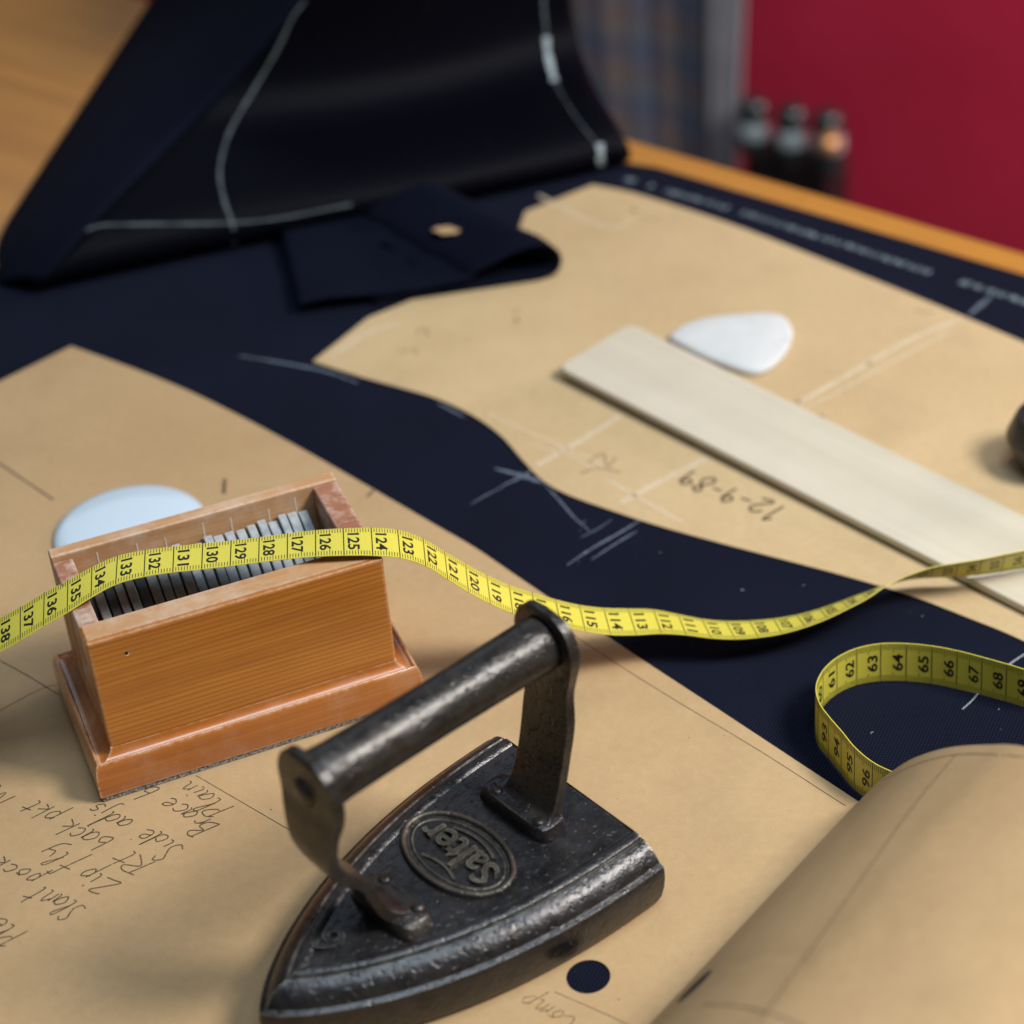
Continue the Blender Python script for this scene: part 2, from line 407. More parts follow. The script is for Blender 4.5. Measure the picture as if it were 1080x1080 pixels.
for pts, wd in (([(314, -8), (300, 35), (270, 90), (245, 135), (235, 165), (232, 190), (238, 218), (246, 240), (247, 266)], .15),
                ([(84, 239), (140, 238), (200, 237), (250, 235), (300, 229), (370, 215)], .12),
                ([(572, -5), (573, 14), (575, 34)], .17), ([(575, 38), (578, 62), (585, 88)], .34), ([(585, 88), (600, 115), (618, 140), (632, 156)], .07), ([(632, 152), (633, 165), (634, 178)], .34)):
    P, Nn = on_grid(DG, DN, smooth_line(pts, 6), .16)
    for _ in range(3):
        P[1:-1] = (P[:-2] + 2 * P[1:-1] + P[2:]) / 4
    mb = MB(); ww = wd * (1 + .35 * np.sin(np.arange(len(P)) * 1.7) * np.cos(np.arange(len(P)) * .6)); ribbon(mb, P, ww, Nn); mb.build('chalk_line', M['chalk'] if wd > .3 else M['chalk_dim'], cloth, world=True)

rnd_c = random.Random(12)
# chalk marks on the flat cloth
def ground_ribbon(mb, pts, wd, z, n=6, mi=0): ribbon(mb, [at(x, y, z) for x, y in smooth_line(pts, n)], wd, (0, 0, 1), mi)
mb = MB()
for pts, wd in (([(252, 375), (300, 383), (345, 392), (378, 404)], .22), ([(522, 494), (552, 502), (572, 509)], .34), ([(572, 508), (592, 530), (606, 546), (622, 560)], .13),
                ([(530, 512), (552, 502), (560, 496)], .20), ([(598, 596), (625, 578), (655, 561), (686, 542)], .16), ([(624, 590), (650, 573), (672, 560)], .12),
                ([(612, 567), (630, 558), (645, 548)], .08), ([(496, 532), (515, 521), (533, 512)], .12), ([(1046, 312), (1022, 332)], .32), ([(462, 425), (490, 440)], .16)):
    mb = MB(); L_ = smooth_line(pts, 10); n_ = len(L_); tw = np.array([wd * .85 * (.35 + .65 * math.sin(math.pi * (q_ + .5) / n_)) * rnd_c.uniform(.6, 1.25) for q_ in range(n_)]); ribbon(mb, [at(x, y, ZC + .012) for x, y in L_], tw); mb.build('chalk_mark', M['chalk_faint'], cloth, world=True)
mb = MB(); rnd = random.Random(4)
for pts, wd in (([(1015, 748), (1024, 740), (1032, 731)], .035), ([(1064, 701), (1074, 694), (1084, 688)], .045)): ground_ribbon(mb, pts, wd, ZC + .03)
for k in range(15):
    x, y = rnd.choice([(rnd.uniform(690, 1060), rnd.uniform(600, 680)), (rnd.uniform(560, 700), rnd.uniform(540, 610)), (rnd.uniform(880, 1060), rnd.uniform(690, 780))])
    a = rnd.uniform(0, 6.28); l = rnd.uniform(.4, 2.6)
    ground_ribbon(mb, [(x, y), (x + l * math.cos(a), y + .6 * l * math.sin(a)), (x + 1.7 * l * math.cos(a + .4), y + l * math.sin(a + .4))], rnd.uniform(.015, .032), ZC + .02, 2)
tag(mb.build('lint', plain('white_lint', (.45, .48, .52), .9), cloth, world=True), kind='stuff')
# woven pale lettering along the selvage: strokes too blurred to be read
mb = MB()
SV = smooth_line([at(x, y, ZC + .012) for x, y in [(655, 187), (706, 202), (760, 217), (806, 231), (852, 246), (904, 262), (955, 279), (1020, 299), (1090, 321), (1160, 343)]], 12)
SS = np.append(0, np.cumsum(np.linalg.norm(np.diff(SV, axis=0), axis=1)))
def sv(s_, n): return np.array([np.interp(s_, SS, SV[:, k]) for k in range(3)]) + EN * n
k = 0; s_ = 0.0
while s_ < SS[-1]:
    k += 1; s_ += rnd.uniform(.30, .40)
    if rnd.random() < .08: s_ += .35; continue
    P = [sv(s_, rnd.uniform(-.26, -.18)), sv(s_ + rnd.uniform(.02, .12), rnd.uniform(.16, .24))]
    if k % 3: P.append(sv(s_ + .2, rnd.uniform(.0, .2)))
    if k % 2: P.append(sv(s_ + .22, -.18))
    ribbon(mb, P, rnd.uniform(.08, .15), (0, 0, 1))
mb.build('selvage_mark', stroke_mat('woven_selvage_thread', (.20, .25, .27), .5), cloth, world=True)

# ------------------------------------------------------------------ folded scrap of navy cloth
sa, sb2 = at(318, 333, 0), at(590, 292, 0); sx = sb2 - sa; SL = np.linalg.norm(sx); sx /= SL; sy = np.array([-sx[1], sx[0], 0])
scr = empty('cloth_scrap', (sa + sx * SL / 2), math.atan2(sx[1], sx[0]))
tag(scr, 'small strip of dark navy cloth folded over on itself, beside the pattern paper tip', 'cloth scrap')
h = SL / 2
prof = smooth_line([(-h + 3.5, .10), (-2, .12), (h - 2.4, .12), (h - 1.0, .14), (h - .2, .45), (h + .05, 1.1), (h - .25, 1.75), (h - 1.0, 2.05), (h - 2.2, 1.8), (h - 4.0, 1.05), (1.6, .62), (-2, .6), (-h + 2, .74), (-h + .3, .72), (-h, .55)], 6)
def scrap_pt(x, z, t):                       # t along the depth of the strip
    wv = .06 * math.sin(x * .9 + t * 3) * (1 if z > .3 else 0)
    return (x - .10 * t * 0 - .55 * t * min(1, max(0, x + .6) / 1.2), t, z + wv + (.05 * math.sin(1.4 * t) if z > .5 else 0))
mb = MB(); mb.grid([[scrap_pt(x, z, t) for t in np.linspace(-.1, 7.5, 16)] for x, z in prof])
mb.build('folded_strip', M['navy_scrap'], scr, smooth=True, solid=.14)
def scrap_top(p):                            # height of the strip's upper layer under a point
    q = p - (sa + sx * SL / 2); x = q @ sx + .55 * max(0, q @ sy); k = len(prof) // 2
    return float(np.interp(x, prof[::-1][:k, 0], prof[::-1][:k, 1])) + .16
zc = 1.0
for _ in range(20): zc = .5 * zc + .5 * scrap_top(at(471, 243, zc))
mb = MB(); c = at(471, 243, zc + .03)
L = [c + np.array([math.cos(a) * r * .66, math.sin(a) * r * .46, 0]) for a, r in zip(np.linspace(0, 6.28, 11)[:-1], (1.0, .8, 1.05, .7, .9, 1.1, .75, .95, .8, 1.05))]
mb.add([tuple(p + np.array([0, 0, .04])) for p in L] + [tuple(p) for p in L], [tuple(range(10)), tuple(range(19, 9, -1))] + [(i, (i + 1) % 10, 10 + (i + 1) % 10, 10 + i) for i in range(10)])
o = mb.build('paper_scrap', M['kraft'], None, origin=tuple(c)); tag(o, 'tiny torn cream paper scrap lying on the folded navy cloth strip', 'paper scrap')

# ------------------------------------------------------------------ pattern papers
F1 = at(905, 845); F2 = at(690, 1075); ca = (F1 - F2) / np.linalg.norm(F1 - F2); cr = np.array([ca[1], -ca[0], 0])
KB = -0.2439
pap = empty('kraft_pattern', at(420, 720, 0))
tag(pap, 'large brown kraft paper pattern with pencilled notes, its right end curling up', 'paper pattern')
edge = smooth_line([at(x, y) for x, y in [(75, 365), (112, 378), (160, 396), (205, 415), (250, 437), (292, 459), (334, 482), (394, 516), (460, 554), (500, 577), (540, 604)]], 6)
edge2 = [at(x, y) for x, y in [(574, 627), (639, 670), (684, 700), (747, 741)]]
body = list(edge) + edge2 + [F1, F2, F2 - ca * 26, np.array([-60, 22, 0]), np.array([-62, 70, 0]), at(0, 402)]
hc = at(620.5, 1030); hr = .74
hole = [hc + np.array([math.cos(a) * hr, math.sin(a) * hr, 0]) for a in np.linspace(0, 2 * math.pi, 41)[:-1]]
mb = MB(); Vs, Fs = flat_sheet([[p[:2] for p in body], [p[:2] for p in hole]], .03); mb.add(Vs, Fs)
# the curl: developable strip rising from the foot line, cut by the oblique border
CP = smooth_line([(0, 0), (.22, .22), (.84, 1.50), (1.87, 3.18), (3.08, 4.89), (4.64, 6.61), (6.3, 8.02), (7.88, 9.15), (10.5, 10.3), (14, 11.0), (18, 10.6), (22, 9.2)], 6)
cs_ = np.append(0, np.cumsum(np.linalg.norm(np.diff(CP, axis=0), axis=1)))
AX = np.linalg.norm(F1 - F2) + 26
def curl_pt(i, t):                           # t: 0 at the border, 1 far below the frame
    return F1 + cr * CP[i][0] + ca * (KB * cs_[i] * (1 - t) - t * AX) + np.array([0, 0, CP[i][1] - .015])
NT_ = 90
CG = np.array([[curl_pt(i, t) for t in np.linspace(0, 1, NT_)] for i in range(len(CP))])
n_flat = len(mb.f)
Vc = [tuple(p) for r in CG for p in r]
up = np.cross(np.gradient(CG, axis=1), np.gradient(CG, axis=0)); up /= np.linalg.norm(up, axis=2)[..., None] + 1e-9
up *= np.sign(up[..., 2:3] + 1e-9)
mb.grid((CG + up * .015).tolist()); mb.grid((CG - up * .015).tolist())
mb.grid([list(map(tuple, CG[:, 0] + up[:, 0] * .015)), list(map(tuple, CG[:, 0] - up[:, 0] * .015))])
o = mb.build('sheet', M['kraft'], pap, world=True, merge=False)
sm = [False] * len(o.data.polygons)
for i in range(n_flat, len(sm)): sm[i] = True
o.data.polygons.foreach_set('use_smooth', sm)
# the half hole at the foot of the curl, where the cloth shows
CD = CG; CU = up
def curl_at(s_, al, lift=.03):
    i_ = np.interp(s_, cs_, np.arange(len(CP))); k_ = int(i_); f_ = i_ - k_
    h_, z_ = CP[k_] * (1 - f_) + CP[k_ + 1] * f_; tn = CP[k_ + 1] - CP[k_]; tn /= np.linalg.norm(tn)
    return F1 + cr * (h_ - tn[1] * lift) - ca * al + np.array([0, 0, z_ - .015 + tn[0] * lift])
HS = 4.6
hole_a = min(np.linspace(0, 20, 400), key=lambda q: abs(seen(curl_at(HS, q))[1] - 1040)); pts = []
for an in np.linspace(0, 2 * math.pi, 33)[:-1]:
    s_, al = HS + .72 * math.cos(an), hole_a + .72 * math.sin(an)
    pts.append(tuple(curl_at(s_, al)))
mb = MB(); mb.add(pts, [tuple(range(32))])
mb.build('punched_hole', plain('hole_shade', (.006, .007, .012), .9), pap, world=True)
# ruled pencil lines
mb = MB()
for pts, wd in (([(602, 668), (660, 706), (718, 742), (800, 791), (892, 850)], .035), ([(-5, 694), (30, 713), (62, 733)], .05), ([(-5, 752), (40, 728), (60, 722)], .04),
                ([(207, 818), (262, 850), (317, 882), (345, 897)], .035), ([(-5, 486), (25, 506), (56, 527)], .09), ([(237, 505), (236, 521)], .16), ([(387, 524), (394, 517)], .12),
                ([(585, 1046), (640, 1070), (680, 1090)], .03)):
    mb = MB(); ground_ribbon(mb, pts, wd, .008, 4); mb.build('pencil_line', M['pencil'], pap, world=True)
for line in ([(1008, 797), (960, 855), (900, 940), (850, 1010), (802, 1078)], [(905, 838), (935, 822), (968, 806), (1005, 797), (1040, 796), (1080, 799)], [(742, 1060), (780, 1062), (820, 1072), (850, 1085)]):
    DG2, DN2 = dense(CG[:60], 260, 420)
    pts, nn = on_grid(DG2, DN2, smooth_line(line, 8), .024)
    for _ in range(4): pts[1:-1] = (pts[:-2] + 2 * pts[1:-1] + pts[2:]) / 4
    mb = MB(); ribbon(mb, pts, .05, nn); mb.build('pencil_line', M['pencil'], pap, world=True)
mb = MB(); rnd = random.Random(9)
for k in range(60):
    x = rnd.uniform(-20, 820); y = rnd.uniform(430, 1070)
    p = at(x, y)
    if p[0] > -6 and p[1] > 64: continue
    r = rnd.uniform(.012, .035)
    mb.add([tuple(p + np.array([math.cos(a) * r, math.sin(a) * r * rnd.uniform(.6, 1.2), .008])) for a in np.linspace(0, 6.28, 7)[:-1]], [tuple(range(6))])
tag(mb.build('speck', M['ink'], pap, world=True), kind='stuff')

# handwriting: single-stroke letters in a slanted running hand
HW = {
 'P': [[(.1, 0), (.22, 1.0)], [(.08, .9), (.3, 1.05), (.52, .95), (.5, .7), (.3, .52), (.18, .5)]],
 'B': [[(.1, 0), (.2, 1.0)], [(.1, .95), (.4, 1.02), (.48, .82), (.2, .55), (.5, .45), (.48, .12), (.1, 0)]],
 'R': [[(.1, 0), (.2, 1.0)], [(.1, .95), (.42, 1.02), (.5, .78), (.2, .5), (.36, .25), (.55, 0)]],
 'S': [[(.5, .85), (.35, 1.02), (.15, .85), (.28, .58), (.42, .3), (.28, .02), (.05, .12)]],
 'Z': [[(.1, .95), (.3, 1.0), (.55, .95), (.3, .5), (.05, .05), (.3, .02), (.6, .08)]],
 'N': [[(.05, 0), (.15, 1.0), (.4, .05), (.55, 1.0)]],
 'a': [[(.4, .45), (.2, .52), (.05, .25), (.15, 0), (.32, .15), (.42, .5), (.4, .1), (.5, 0)]],
 'b': [[(.15, 1.0), (.08, .05), (.25, 0), (.4, .2), (.3, .45), (.12, .35)]],
 'c': [[(.38, .42), (.2, .5), (.05, .22), (.18, 0), (.4, .1)]],
 'd': [[(.38, .42), (.18, .5), (.05, .2), (.18, 0), (.36, .2), (.48, 1.05), (.42, .1), (.5, 0)]],
 'e': [[(.06, .22), (.3, .3), (.3, .48), (.12, .45), (.06, .15), (.2, 0), (.4, .1)]],
 'f': [[(.45, .95), (.3, 1.0), (.2, .6), (.12, -.4)], [(.02, .5), (.4, .52)]],
 'i': [[(.12, .45), (.1, .08), (.22, 0)], [(.17, .68), (.19, .70)]],
 'j': [[(.2, .45), (.15, -.3), (.0, -.4)], [(.24, .68), (.26, .70)]],
 'k': [[(.15, 1.0), (.05, 0)], [(.38, .48), (.12, .25), (.4, 0)]],
 'l': [[(.1, .3), (.3, .95), (.18, 1.0), (.12, .1), (.25, 0)]],
 'n': [[(.05, .45), (.06, 0)], [(.06, .3), (.22, .5), (.3, .35), (.3, .05), (.42, 0)]],
 'o': [[(.2, .5), (.05, .25), (.18, 0), (.36, .22), (.22, .5), (.42, .45)]],
 'p': [[(.12, .48), (.02, -.45)], [(.1, .35), (.3, .5), (.38, .25), (.22, .0), (.08, .1)]],
 'r': [[(.05, .45), (.07, 0)], [(.07, .3), (.2, .5), (.36, .45)]],
 's': [[(.32, .45), (.15, .48), (.12, .3), (.28, .18), (.18, 0), (.02, .08)]],
 't': [[(.2, .9), (.12, .1), (.25, 0)], [(.02, .6), (.38, .64)]],
 'y': [[(.05, .45), (.12, .15), (.3, .2)], [(.4, .48), (.25, -.2), (.05, -.42)]],
 'u': [[(.05, .45), (.08, .05), (.28, .1), (.36, .45), (.36, .05), (.48, 0)]],
 '1': [[(.1, .8), (.25, 1.0), (.2, 0)]], '2': [[(.05, .75), (.25, 1.0), (.42, .75), (.05, .02), (.48, .05)]],
 '9': [[(.42, .75), (.22, 1.0), (.08, .75), (.25, .55), (.42, .8), (.36, 0)]], '8': [[(.4, .88), (.2, 1.0), (.12, .78), (.4, .3), (.22, 0), (.05, .25), (.42, .85)]],
 '7': [[(.05, .95), (.48, .98), (.2, 0)]], '-': [[(.08, .45), (.4, .47)]],
 'C': [[(.5, .85), (.3, 1.02), (.08, .6), (.15, .1), (.35, 0), (.52, .15)]],
 'm': [[(.05, .45), (.06, 0)], [(.06, .3), (.2, .5), (.26, .3), (.26, .02)], [(.26, .3), (.42, .5), (.48, .3), (.5, .02), (.6, 0)]],
}
ADV = {'m': .66, 'l': .34, 'i': .3, 'j': .34, ' ': .5, 'N': .68, 'Z': .66}
def write(mb, txt, p0, p1, hgt, wd, seed=0, slant=.25, z=.010):
    rn = random.Random(seed); a = at(*p0); b = at(*p1); dx = (b - a) / np.linalg.norm(b - a); dy = np.array([-dx[1], dx[0], 0])
    wid = sum(ADV.get(c, .52) for c in txt); sx_ = np.linalg.norm(b - a) / wid; x = 0
    for ch in txt:
        jy = rn.uniform(-.08, .08); js = rn.uniform(.85, 1.12)
        for st in HW.get(ch, []):
            L = smooth_line([(px + rn.uniform(-.03, .03), py * js + jy + rn.uniform(-.03, .03)) for px, py in st], 5)
            P = [a + dx * ((x + px) * sx_ + slant * py * hgt) + dy * py * hgt + np.array([0, 0, z]) for px, py in L]
            ribbon(mb, P, wd)
        x += ADV.get(ch, .52)
mb = MB()
for i, (t, p0, p1, h_) in enumerate([('Plain', (250, 851), (199, 822), .85), ('Brace by', (232, 872), (151, 820), .95), ('Side adjs', (200, 893), (100, 845), .95), ('Rt', (166, 911), (131, 893), .9),
        ('back', (120, 886), (72, 864), .95), ('pkt', (68, 858), (34, 842), .9), ('No', (18, 840), (-8, 824), .9), ('Zip', (128, 932), (92, 914), .95), ('fly', (88, 910), (52, 890), .95),
        ('Slant', (94, 958), (41, 932), .95), ('pocket', (47, 924), (-22, 892), .9), ('Pleats', (32, 984), (-40, 946), .95)]):
    write(mb, t, p0, p1, h_, .052, i)
mb.build('pencil_writing', M['pencil'], pap, world=True)
mb = MB(); write(mb, 'Comp', (612, 1076), (556, 1047), .8, .05, 40); mb.build('pencil_writing', M['pencil_faint'], pap, world=True)

p2 = empty('trouser_pattern', at(780, 440, 0))
tag(p2, 'pale brown paper trouser pattern with a curved cut edge lying under the wooden slat', 'paper pattern')
c1 = smooth_line([at(x, y) for x, y in [(625, 195), (662, 202), (700, 213), (750, 229), (800, 247), (904, 288), (981, 319), (1080, 361), (1180, 405)]], 6)
c2 = smooth_line([at(x, y) for x, y in [(1180, 727), (1080, 676), (1020, 651), (960, 628), (890, 607), (830, 591), (765, 574), (700, 556), (650, 540), (600, 522), (573, 507), (552, 486), (528, 459), (497, 437), (460, 420), (420, 408), (380, 397), (330, 381)]], 6)
poly = list(c1) + [at(1600, 560)] + list(c2) + [at(388, 335), at(430, 318), at(540, 262), at(554, 223)]
mb = MB(); Vs, Fs = flat_sheet([[p[:2] for p in poly]], .03); mb.add(Vs, Fs); mb.build('sheet', M['kraft2'], p2, world=True)
mb = MB()
for pts, wd in (([(566, 491), (610, 466), (655, 438)], .30), ([(655, 530), (705, 503), (745, 483)], .30), ([(838, 428), (900, 392), (960, 358), (1014, 336)], .30), ([(845, 434), (930, 388), (1000, 350)], .14),
                ([(515, 436), (560, 456), (640, 492)], .12), ([(560, 470), (600, 480), (630, 497)], .10), ([(568, 206), (640, 240), (668, 230)], .2), ([(350, 375), (390, 350), (420, 342)], .25), ([(640, 505), (700, 540), (720, 550)], .16)):
    mb = MB(); ground_ribbon(mb, pts, wd, .008); mb.build('chalk_line', M['chalk_paper'], p2, world=True)
mb = MB(); write(mb, '12-9-89', (831, 537), (728, 496), 1.15, .11, 71, .1); mb.build('ink_date', M['ink'], p2, world=True)
mb = MB()
for pts in ([(620, 488), (636, 478), (640, 492), (650, 482)], [(612, 500), (630, 494), (655, 498)], [(438, 352), (446, 346), (452, 354)], [(676, 228), (686, 232), (696, 230)], [(420, 372), (436, 368), (440, 374)], [(965, 327), (975, 330), (985, 328)], [(540, 330), (548, 326)]):
    mb = MB(); ground_ribbon(mb, pts, .07, .008); mb.build('pencil_mark', M['pencil_faint'], p2, world=True)
for x, y in ((917, 384), (866, 440), (842, 424), (545, 338), (668, 222), (640, 372)):
    p = at(x, y); mb = MB(); mb.add([tuple(p + np.array([math.cos(a) * .13, math.sin(a) * .16, .009])) for a in np.linspace(0, 6.28, 9)[:-1]], [tuple(range(8))]); mb.build('pencil_mark', M['pencil_faint'], p2, world=True)

# ------------------------------------------------------------------ wooden slat and chalk lying on the pattern
M['birch'] = wood('birch_wood', (.55, .49, .375), (.69, .63, .51), .55, .42, None, 0, 0, .7)
e0 = at(588, 385, .72); e1 = at(665, 342, .72); rA = at(1080, 545, .50)
sd = rA - e1; sd[2] = 0; sd /= np.linalg.norm(sd); pd = np.array([sd[1], -sd[0], 0])
org = (e0 + e1) / 2; org[2] = 0
slat = MB(); Ls, Ws, r0 = 34.0, 4.85, .45
ang = math.atan2(sd[1], sd[0])
ring = []
for cx, cy, a0 in ((r0, -Ws / 2 + r0, math.pi), (Ls - r0, -Ws / 2 + r0, 1.5 * math.pi), (Ls - r0, Ws / 2 - r0, 0), (r0, Ws / 2 - r0, .5 * math.pi)):
    for k in range(6): a = a0 + k / 5 * math.pi / 2; ring.append((cx + r0 * math.cos(a), cy + r0 * math.sin(a)))
n = len(ring); V = []
for ins, z in ((.03, .02), (0, .05), (0, .33), (.05, .37)):
    V += [(Ls / 2 + (x - Ls / 2) * (1 - ins / Ls * 2), y * (1 - ins / Ws * 2), z) for x, y in ring]
Fc = [(k * n + i, k * n + (i + 1) % n, (k + 1) * n + (i + 1) % n, (k + 1) * n + i) for k in range(3) for i in range(n)] + [tuple(range(n))[::-1], tuple(range(3 * n, 4 * n))]
slat.add(V, Fc)
o = slat.build('wooden_slat', M['birch']); o.location = Vector(org + np.array([0, 0, .35])) * S; o.rotation_euler = (0, .0095, ang)
tag(o, 'long flat pale birch wood slat with rounded end lying across the paper pattern', 'slat')

m = NT('tailor_chalk_white'); v = m.coord(); f = m.noise(v, 120, 5, .6); g = m.ramp(m.noise(v, 70, 4, .6), [(.62, (0, 0, 0)), (.75, (.4, .4, .4))])
M['chalkbody'] = m.set(m.mix(g, m.mix(f, (.50, .51, .51), (.62, .63, .62)), (.33, .35, .36)), .85, 0, .2); m.bump(f, .2, .0004)
oc = smooth_line([(706, 354), (720, 343), (745, 335), (780, 331), (812, 330), (828, 334), (836, 347), (833, 362), (822, 378), (806, 389), (790, 391), (768, 385), (740, 374), (715, 361)], 5, True)
base = np.array([at(x, y, .32) for x, y in oc]); ctr = base.mean(0); mb = MB(); V = []; Lr = base - ctr; n = len(Lr)
LV = ((.97, 0.0), (.995, .04), (1.0, .14), (.99, .27), (.965, .34), (.90, .39), (.5, .43), (.2, .44))
for k, z in LV: V += [(p[0] * k, p[1] * k, z) for p in Lr]
nl = len(LV); Fc = [(k * n + i, k * n + (i + 1) % n, (k + 1) * n + (i + 1) % n, (k + 1) * n + i) for k in range(nl - 1) for i in range(n)] + [tuple(range(n))[::-1], tuple(range((nl - 1) * n, nl * n))]
mb.add(V, Fc); o = mb.build('tailor_chalk', M['chalkbody'], smooth=True); o.location = Vector((ctr[0], ctr[1], .02)) * S
tag(o, 'white rounded triangular piece of chalk beside the pale wooden slat', 'tailor chalk')

# dark metal weight at the right edge
M['steel'] = plain('dark_steel', (.10, .085, .075), .38, .85)
kc = at(1106, 492, 0)
wt = empty('pattern_weight', kc); tag(wt, 'dark turned metal weight standing at the far right beyond the wooden slat', 'weight')
mb = MB(); mb.lathe([(0, 0), (1.15, 0), (1.3, .15), (1.55, .7), (1.92, 1.45), (1.97, 1.6), (1.93, 1.72), (1.62, 2.55), (1.5, 2.72), (1.2, 2.78), (0, 2.8)], 40); mb.build('body', M['steel'], wt, smooth=True, auto=40)
mb = MB(); mb.lathe([(0, 2.79), (.35, 2.8), (.32, 3.2), (.5, 3.4), (.5, 3.6), (0, 3.75)], 24); mb.build('knob', M['steel'], wt, smooth=True, auto=40)

# round white disc behind the box
m = NT('reflection_tint_glaze'); M['glaze'] = m.set((.52, .62, .70), .10, 0, .8); m.b.inputs['Coat Weight'].default_value = .3; m.b.inputs['Coat Roughness'].default_value = .05  # bluish base colour carries the window reflection on the white disc
dc = at(138, 559, .12); mb = MB()
mb.lathe([(0, 0), (2.7, 0), (3.08, .03), (3.15, .10), (3.10, .17), (2.85, .22), (1.9, .29), (.9, .33), (0, .34)], 64)
o = mb.build('white_disc', M['glaze'], smooth=True); o.location = Vector((dc[0], dc[1], .015)) * S
tag(o, 'round glossy white disc lying on the paper behind the wooden chalk box', 'disc')

# ------------------------------------------------------------------ wooden chalk box
BX, BY, BTH, BL, BW, BH, BHB, BTB = -23.876, 60.082, .46666, 10.82, 6.02, 6.90, 1.94, 1.83
M['pine'] = wood('varnished_pine', (.36, .108, .013), (.66, .255, .034), 1.25, .34, (.66, .50, .34), 0, .6, 1.0, .65)
M['pine_in'] = wood('pine_inside', (.27, .095, .045), (.44, .20, .11), 1.2, .55, (.62, .48, .40), 0, 0, 1.0, .2, .75)
M['pine_rim'] = wood('worn_pine_rim', (.42, .20, .085), (.62, .36, .17), 1.2, .5, (.72, .58, .44), 0, 0, 1.0, .2, .34)
bx = empty('chalk_box', (BX, BY, 0), BTH)
tag(bx, 'small open orange wooden box on a moulded base, tape draped over it', 'box')
TF, TB_, TL, TR_ = 1.15, .55, .75, .95      # wall thicknesses: front, back, left, right
mb = MB(); mb.box(0, 0, 1.7, BL, TF, BH - .03); mb.build('front_wall', M['pine'], bx, bevel=.10, seg=3)
mb = MB(); mb.box(0, BW - TB_, 1.7, BL, BW, BH); mb.build('back_wall', M['pine_rim'], bx, bevel=.07, seg=3)
mb = MB(); mb.box(0.004, TF + .004, 1.7, TL, BW - TB_ - .004, BH - .25); mb.build('end_wall', M['pine_in'], bx, bevel=.09, seg=3)
mb = MB(); mb.box(BL - TR_, TF + .004, 1.7, BL - .004, BW - TB_ - .004, BH - .10); mb.build('end_wall', M['pine_in'], bx, bevel=.09, seg=3)
# rim: slightly worn pale top of the front board
mb = MB(); mb.box(.10, .16, BH - .031, BL - .10, TF - .09, BH - .015); mb.build('worn_rim', M['pine_rim'], bx)
mb = MB()
for k in range(7):                           # saw-cut grooves on the inside of the back wall
    x = 1.6 + k * 1.25 + (.2 if k % 2 else 0); mb.box(x, BW - TB_ - .012, 4.6, x + .06, BW - TB_ + .01, BH - .35 - .1 * (k % 3))
mb.build('groove', plain('groove_pale', (.62, .50, .42), .8), bx)
mb = MB(); mb.lathe([(0, 0), (.065, 0), (.065, .02), (0, .02)], 14, (1.28, -.005, 6.02), (0, -1, 0)); mb.build('nail_hole', plain('hole_dark', (.015, .008, .004), .9), bx)
mb = MB(); mb.lathe([(0, 0), (.085, 0), (.085, .012), (0, .012)], 14, (1.28, -.002, 5.98), (0, -1, 0)); mb.build('hole_chip', plain('chip_pale', (.7, .55, .38), .8), bx)
# moulded base: mitred loops
mx, my = .77, .50
prof = [(.96, .22), (1.0, .28), (1.02, .75), (1.0, 1.15), (.95, 1.48), (.87, 1.68), (.78, 1.76), (.72, 1.76), (.68, 1.70)] + [(.66 * (1 - math.sin(a_)), 1.62 + .40 * (1 - math.cos(a_))) for a_ in np.linspace(0, math.pi / 2, 10)] + [(-.02, 2.06)]
loops = []
for k, z in prof:
    ax, ay = k * mx, k * my
    loops.append([(-ax, -ay, z), (BL + ax, -ay, z), (BL + ax, BW + ay, z), (-ax, BW + ay, z)])
mb = MB(); V = [p for L in loops for p in L]; n = 4
mb.add(V, [(k * n + i, k * n + (i + 1) % n, (k + 1) * n + (i + 1) % n, (k + 1) * n + i) for k in range(len(loops) - 1) for i in range(n)] + [(3, 2, 1, 0), tuple(range(4 * (len(loops) - 1), 4 * len(loops)))])
M['pine_base'] = wood('pine_base', (.33, .085, .012), (.60, .21, .032), 1.0, .26, (.70, .50, .32), 0, .9, 1.0, .25, .12)
mb.build('moulded_base', M['pine_base'], bx, smooth=True, bevel=.03, seg=2, auto=32)
m = NT('grey_felt'); v = m.coord(); f = m.noise(v, 900, 4, .7)
M['felt'] = m.set(m.ramp(f, [(.38, (.03, .03, .032)), (.62, (.42, .42, .42))]), .95, 0, .1); m.bump(f, .6, .001)
mb = MB(); mb.box(-mx * .93, -my * .9, .012, BL + mx * .93, BW + my * .9, .21); mb.build('felt_pad', M['felt'], bx, bevel=.04)
# chalk slabs standing in the box
m = NT('grey_chalk'); v = m.coord(); f = m.noise(v, 160, 5, .65); g = m.noise(v, 45, 3)
M['slab'] = m.set(m.ramp(m.math('ADD', m.math('MULTIPLY', f, .5), m.math('MULTIPLY', g, .5)), [(.36, (.24, .27, .30)), (.62, (.58, .59, .57))]), .8, 0, .25); m.bump(f, .5, .0006)
M['slab_dark'] = plain('dark_chalk', (.10, .11, .13), .8)
rnd = random.Random(3); ex = np.array([math.cos(BTH), math.sin(BTH), 0]); ey = np.array([-ex[1], ex[0], 0]); bo = np.array([BX, BY, 0])
x = TL + .10; i = 0
names = ['first chalk slab from the left end, dark, nearly hidden under the tape', ]
spots = []
while x < BL - TR_ - .5:
    wdt = rnd.uniform(.29, .36)
    spots.append((x, wdt)); x += wdt + rnd.uniform(.04, .09)
words = ['first', 'second', 'third', 'fourth', 'fifth', 'sixth', 'seventh', 'eighth', 'ninth', 'tenth', 'eleventh', 'twelfth', 'thirteenth', 'fourteenth', 'fifteenth', 'sixteenth', 'seventeenth', 'eighteenth', 'nineteenth', 'twentieth', 'twenty-first', 'twenty-second', 'twenty-third', 'twenty-fourth', 'twenty-fifth', 'twenty-sixth']
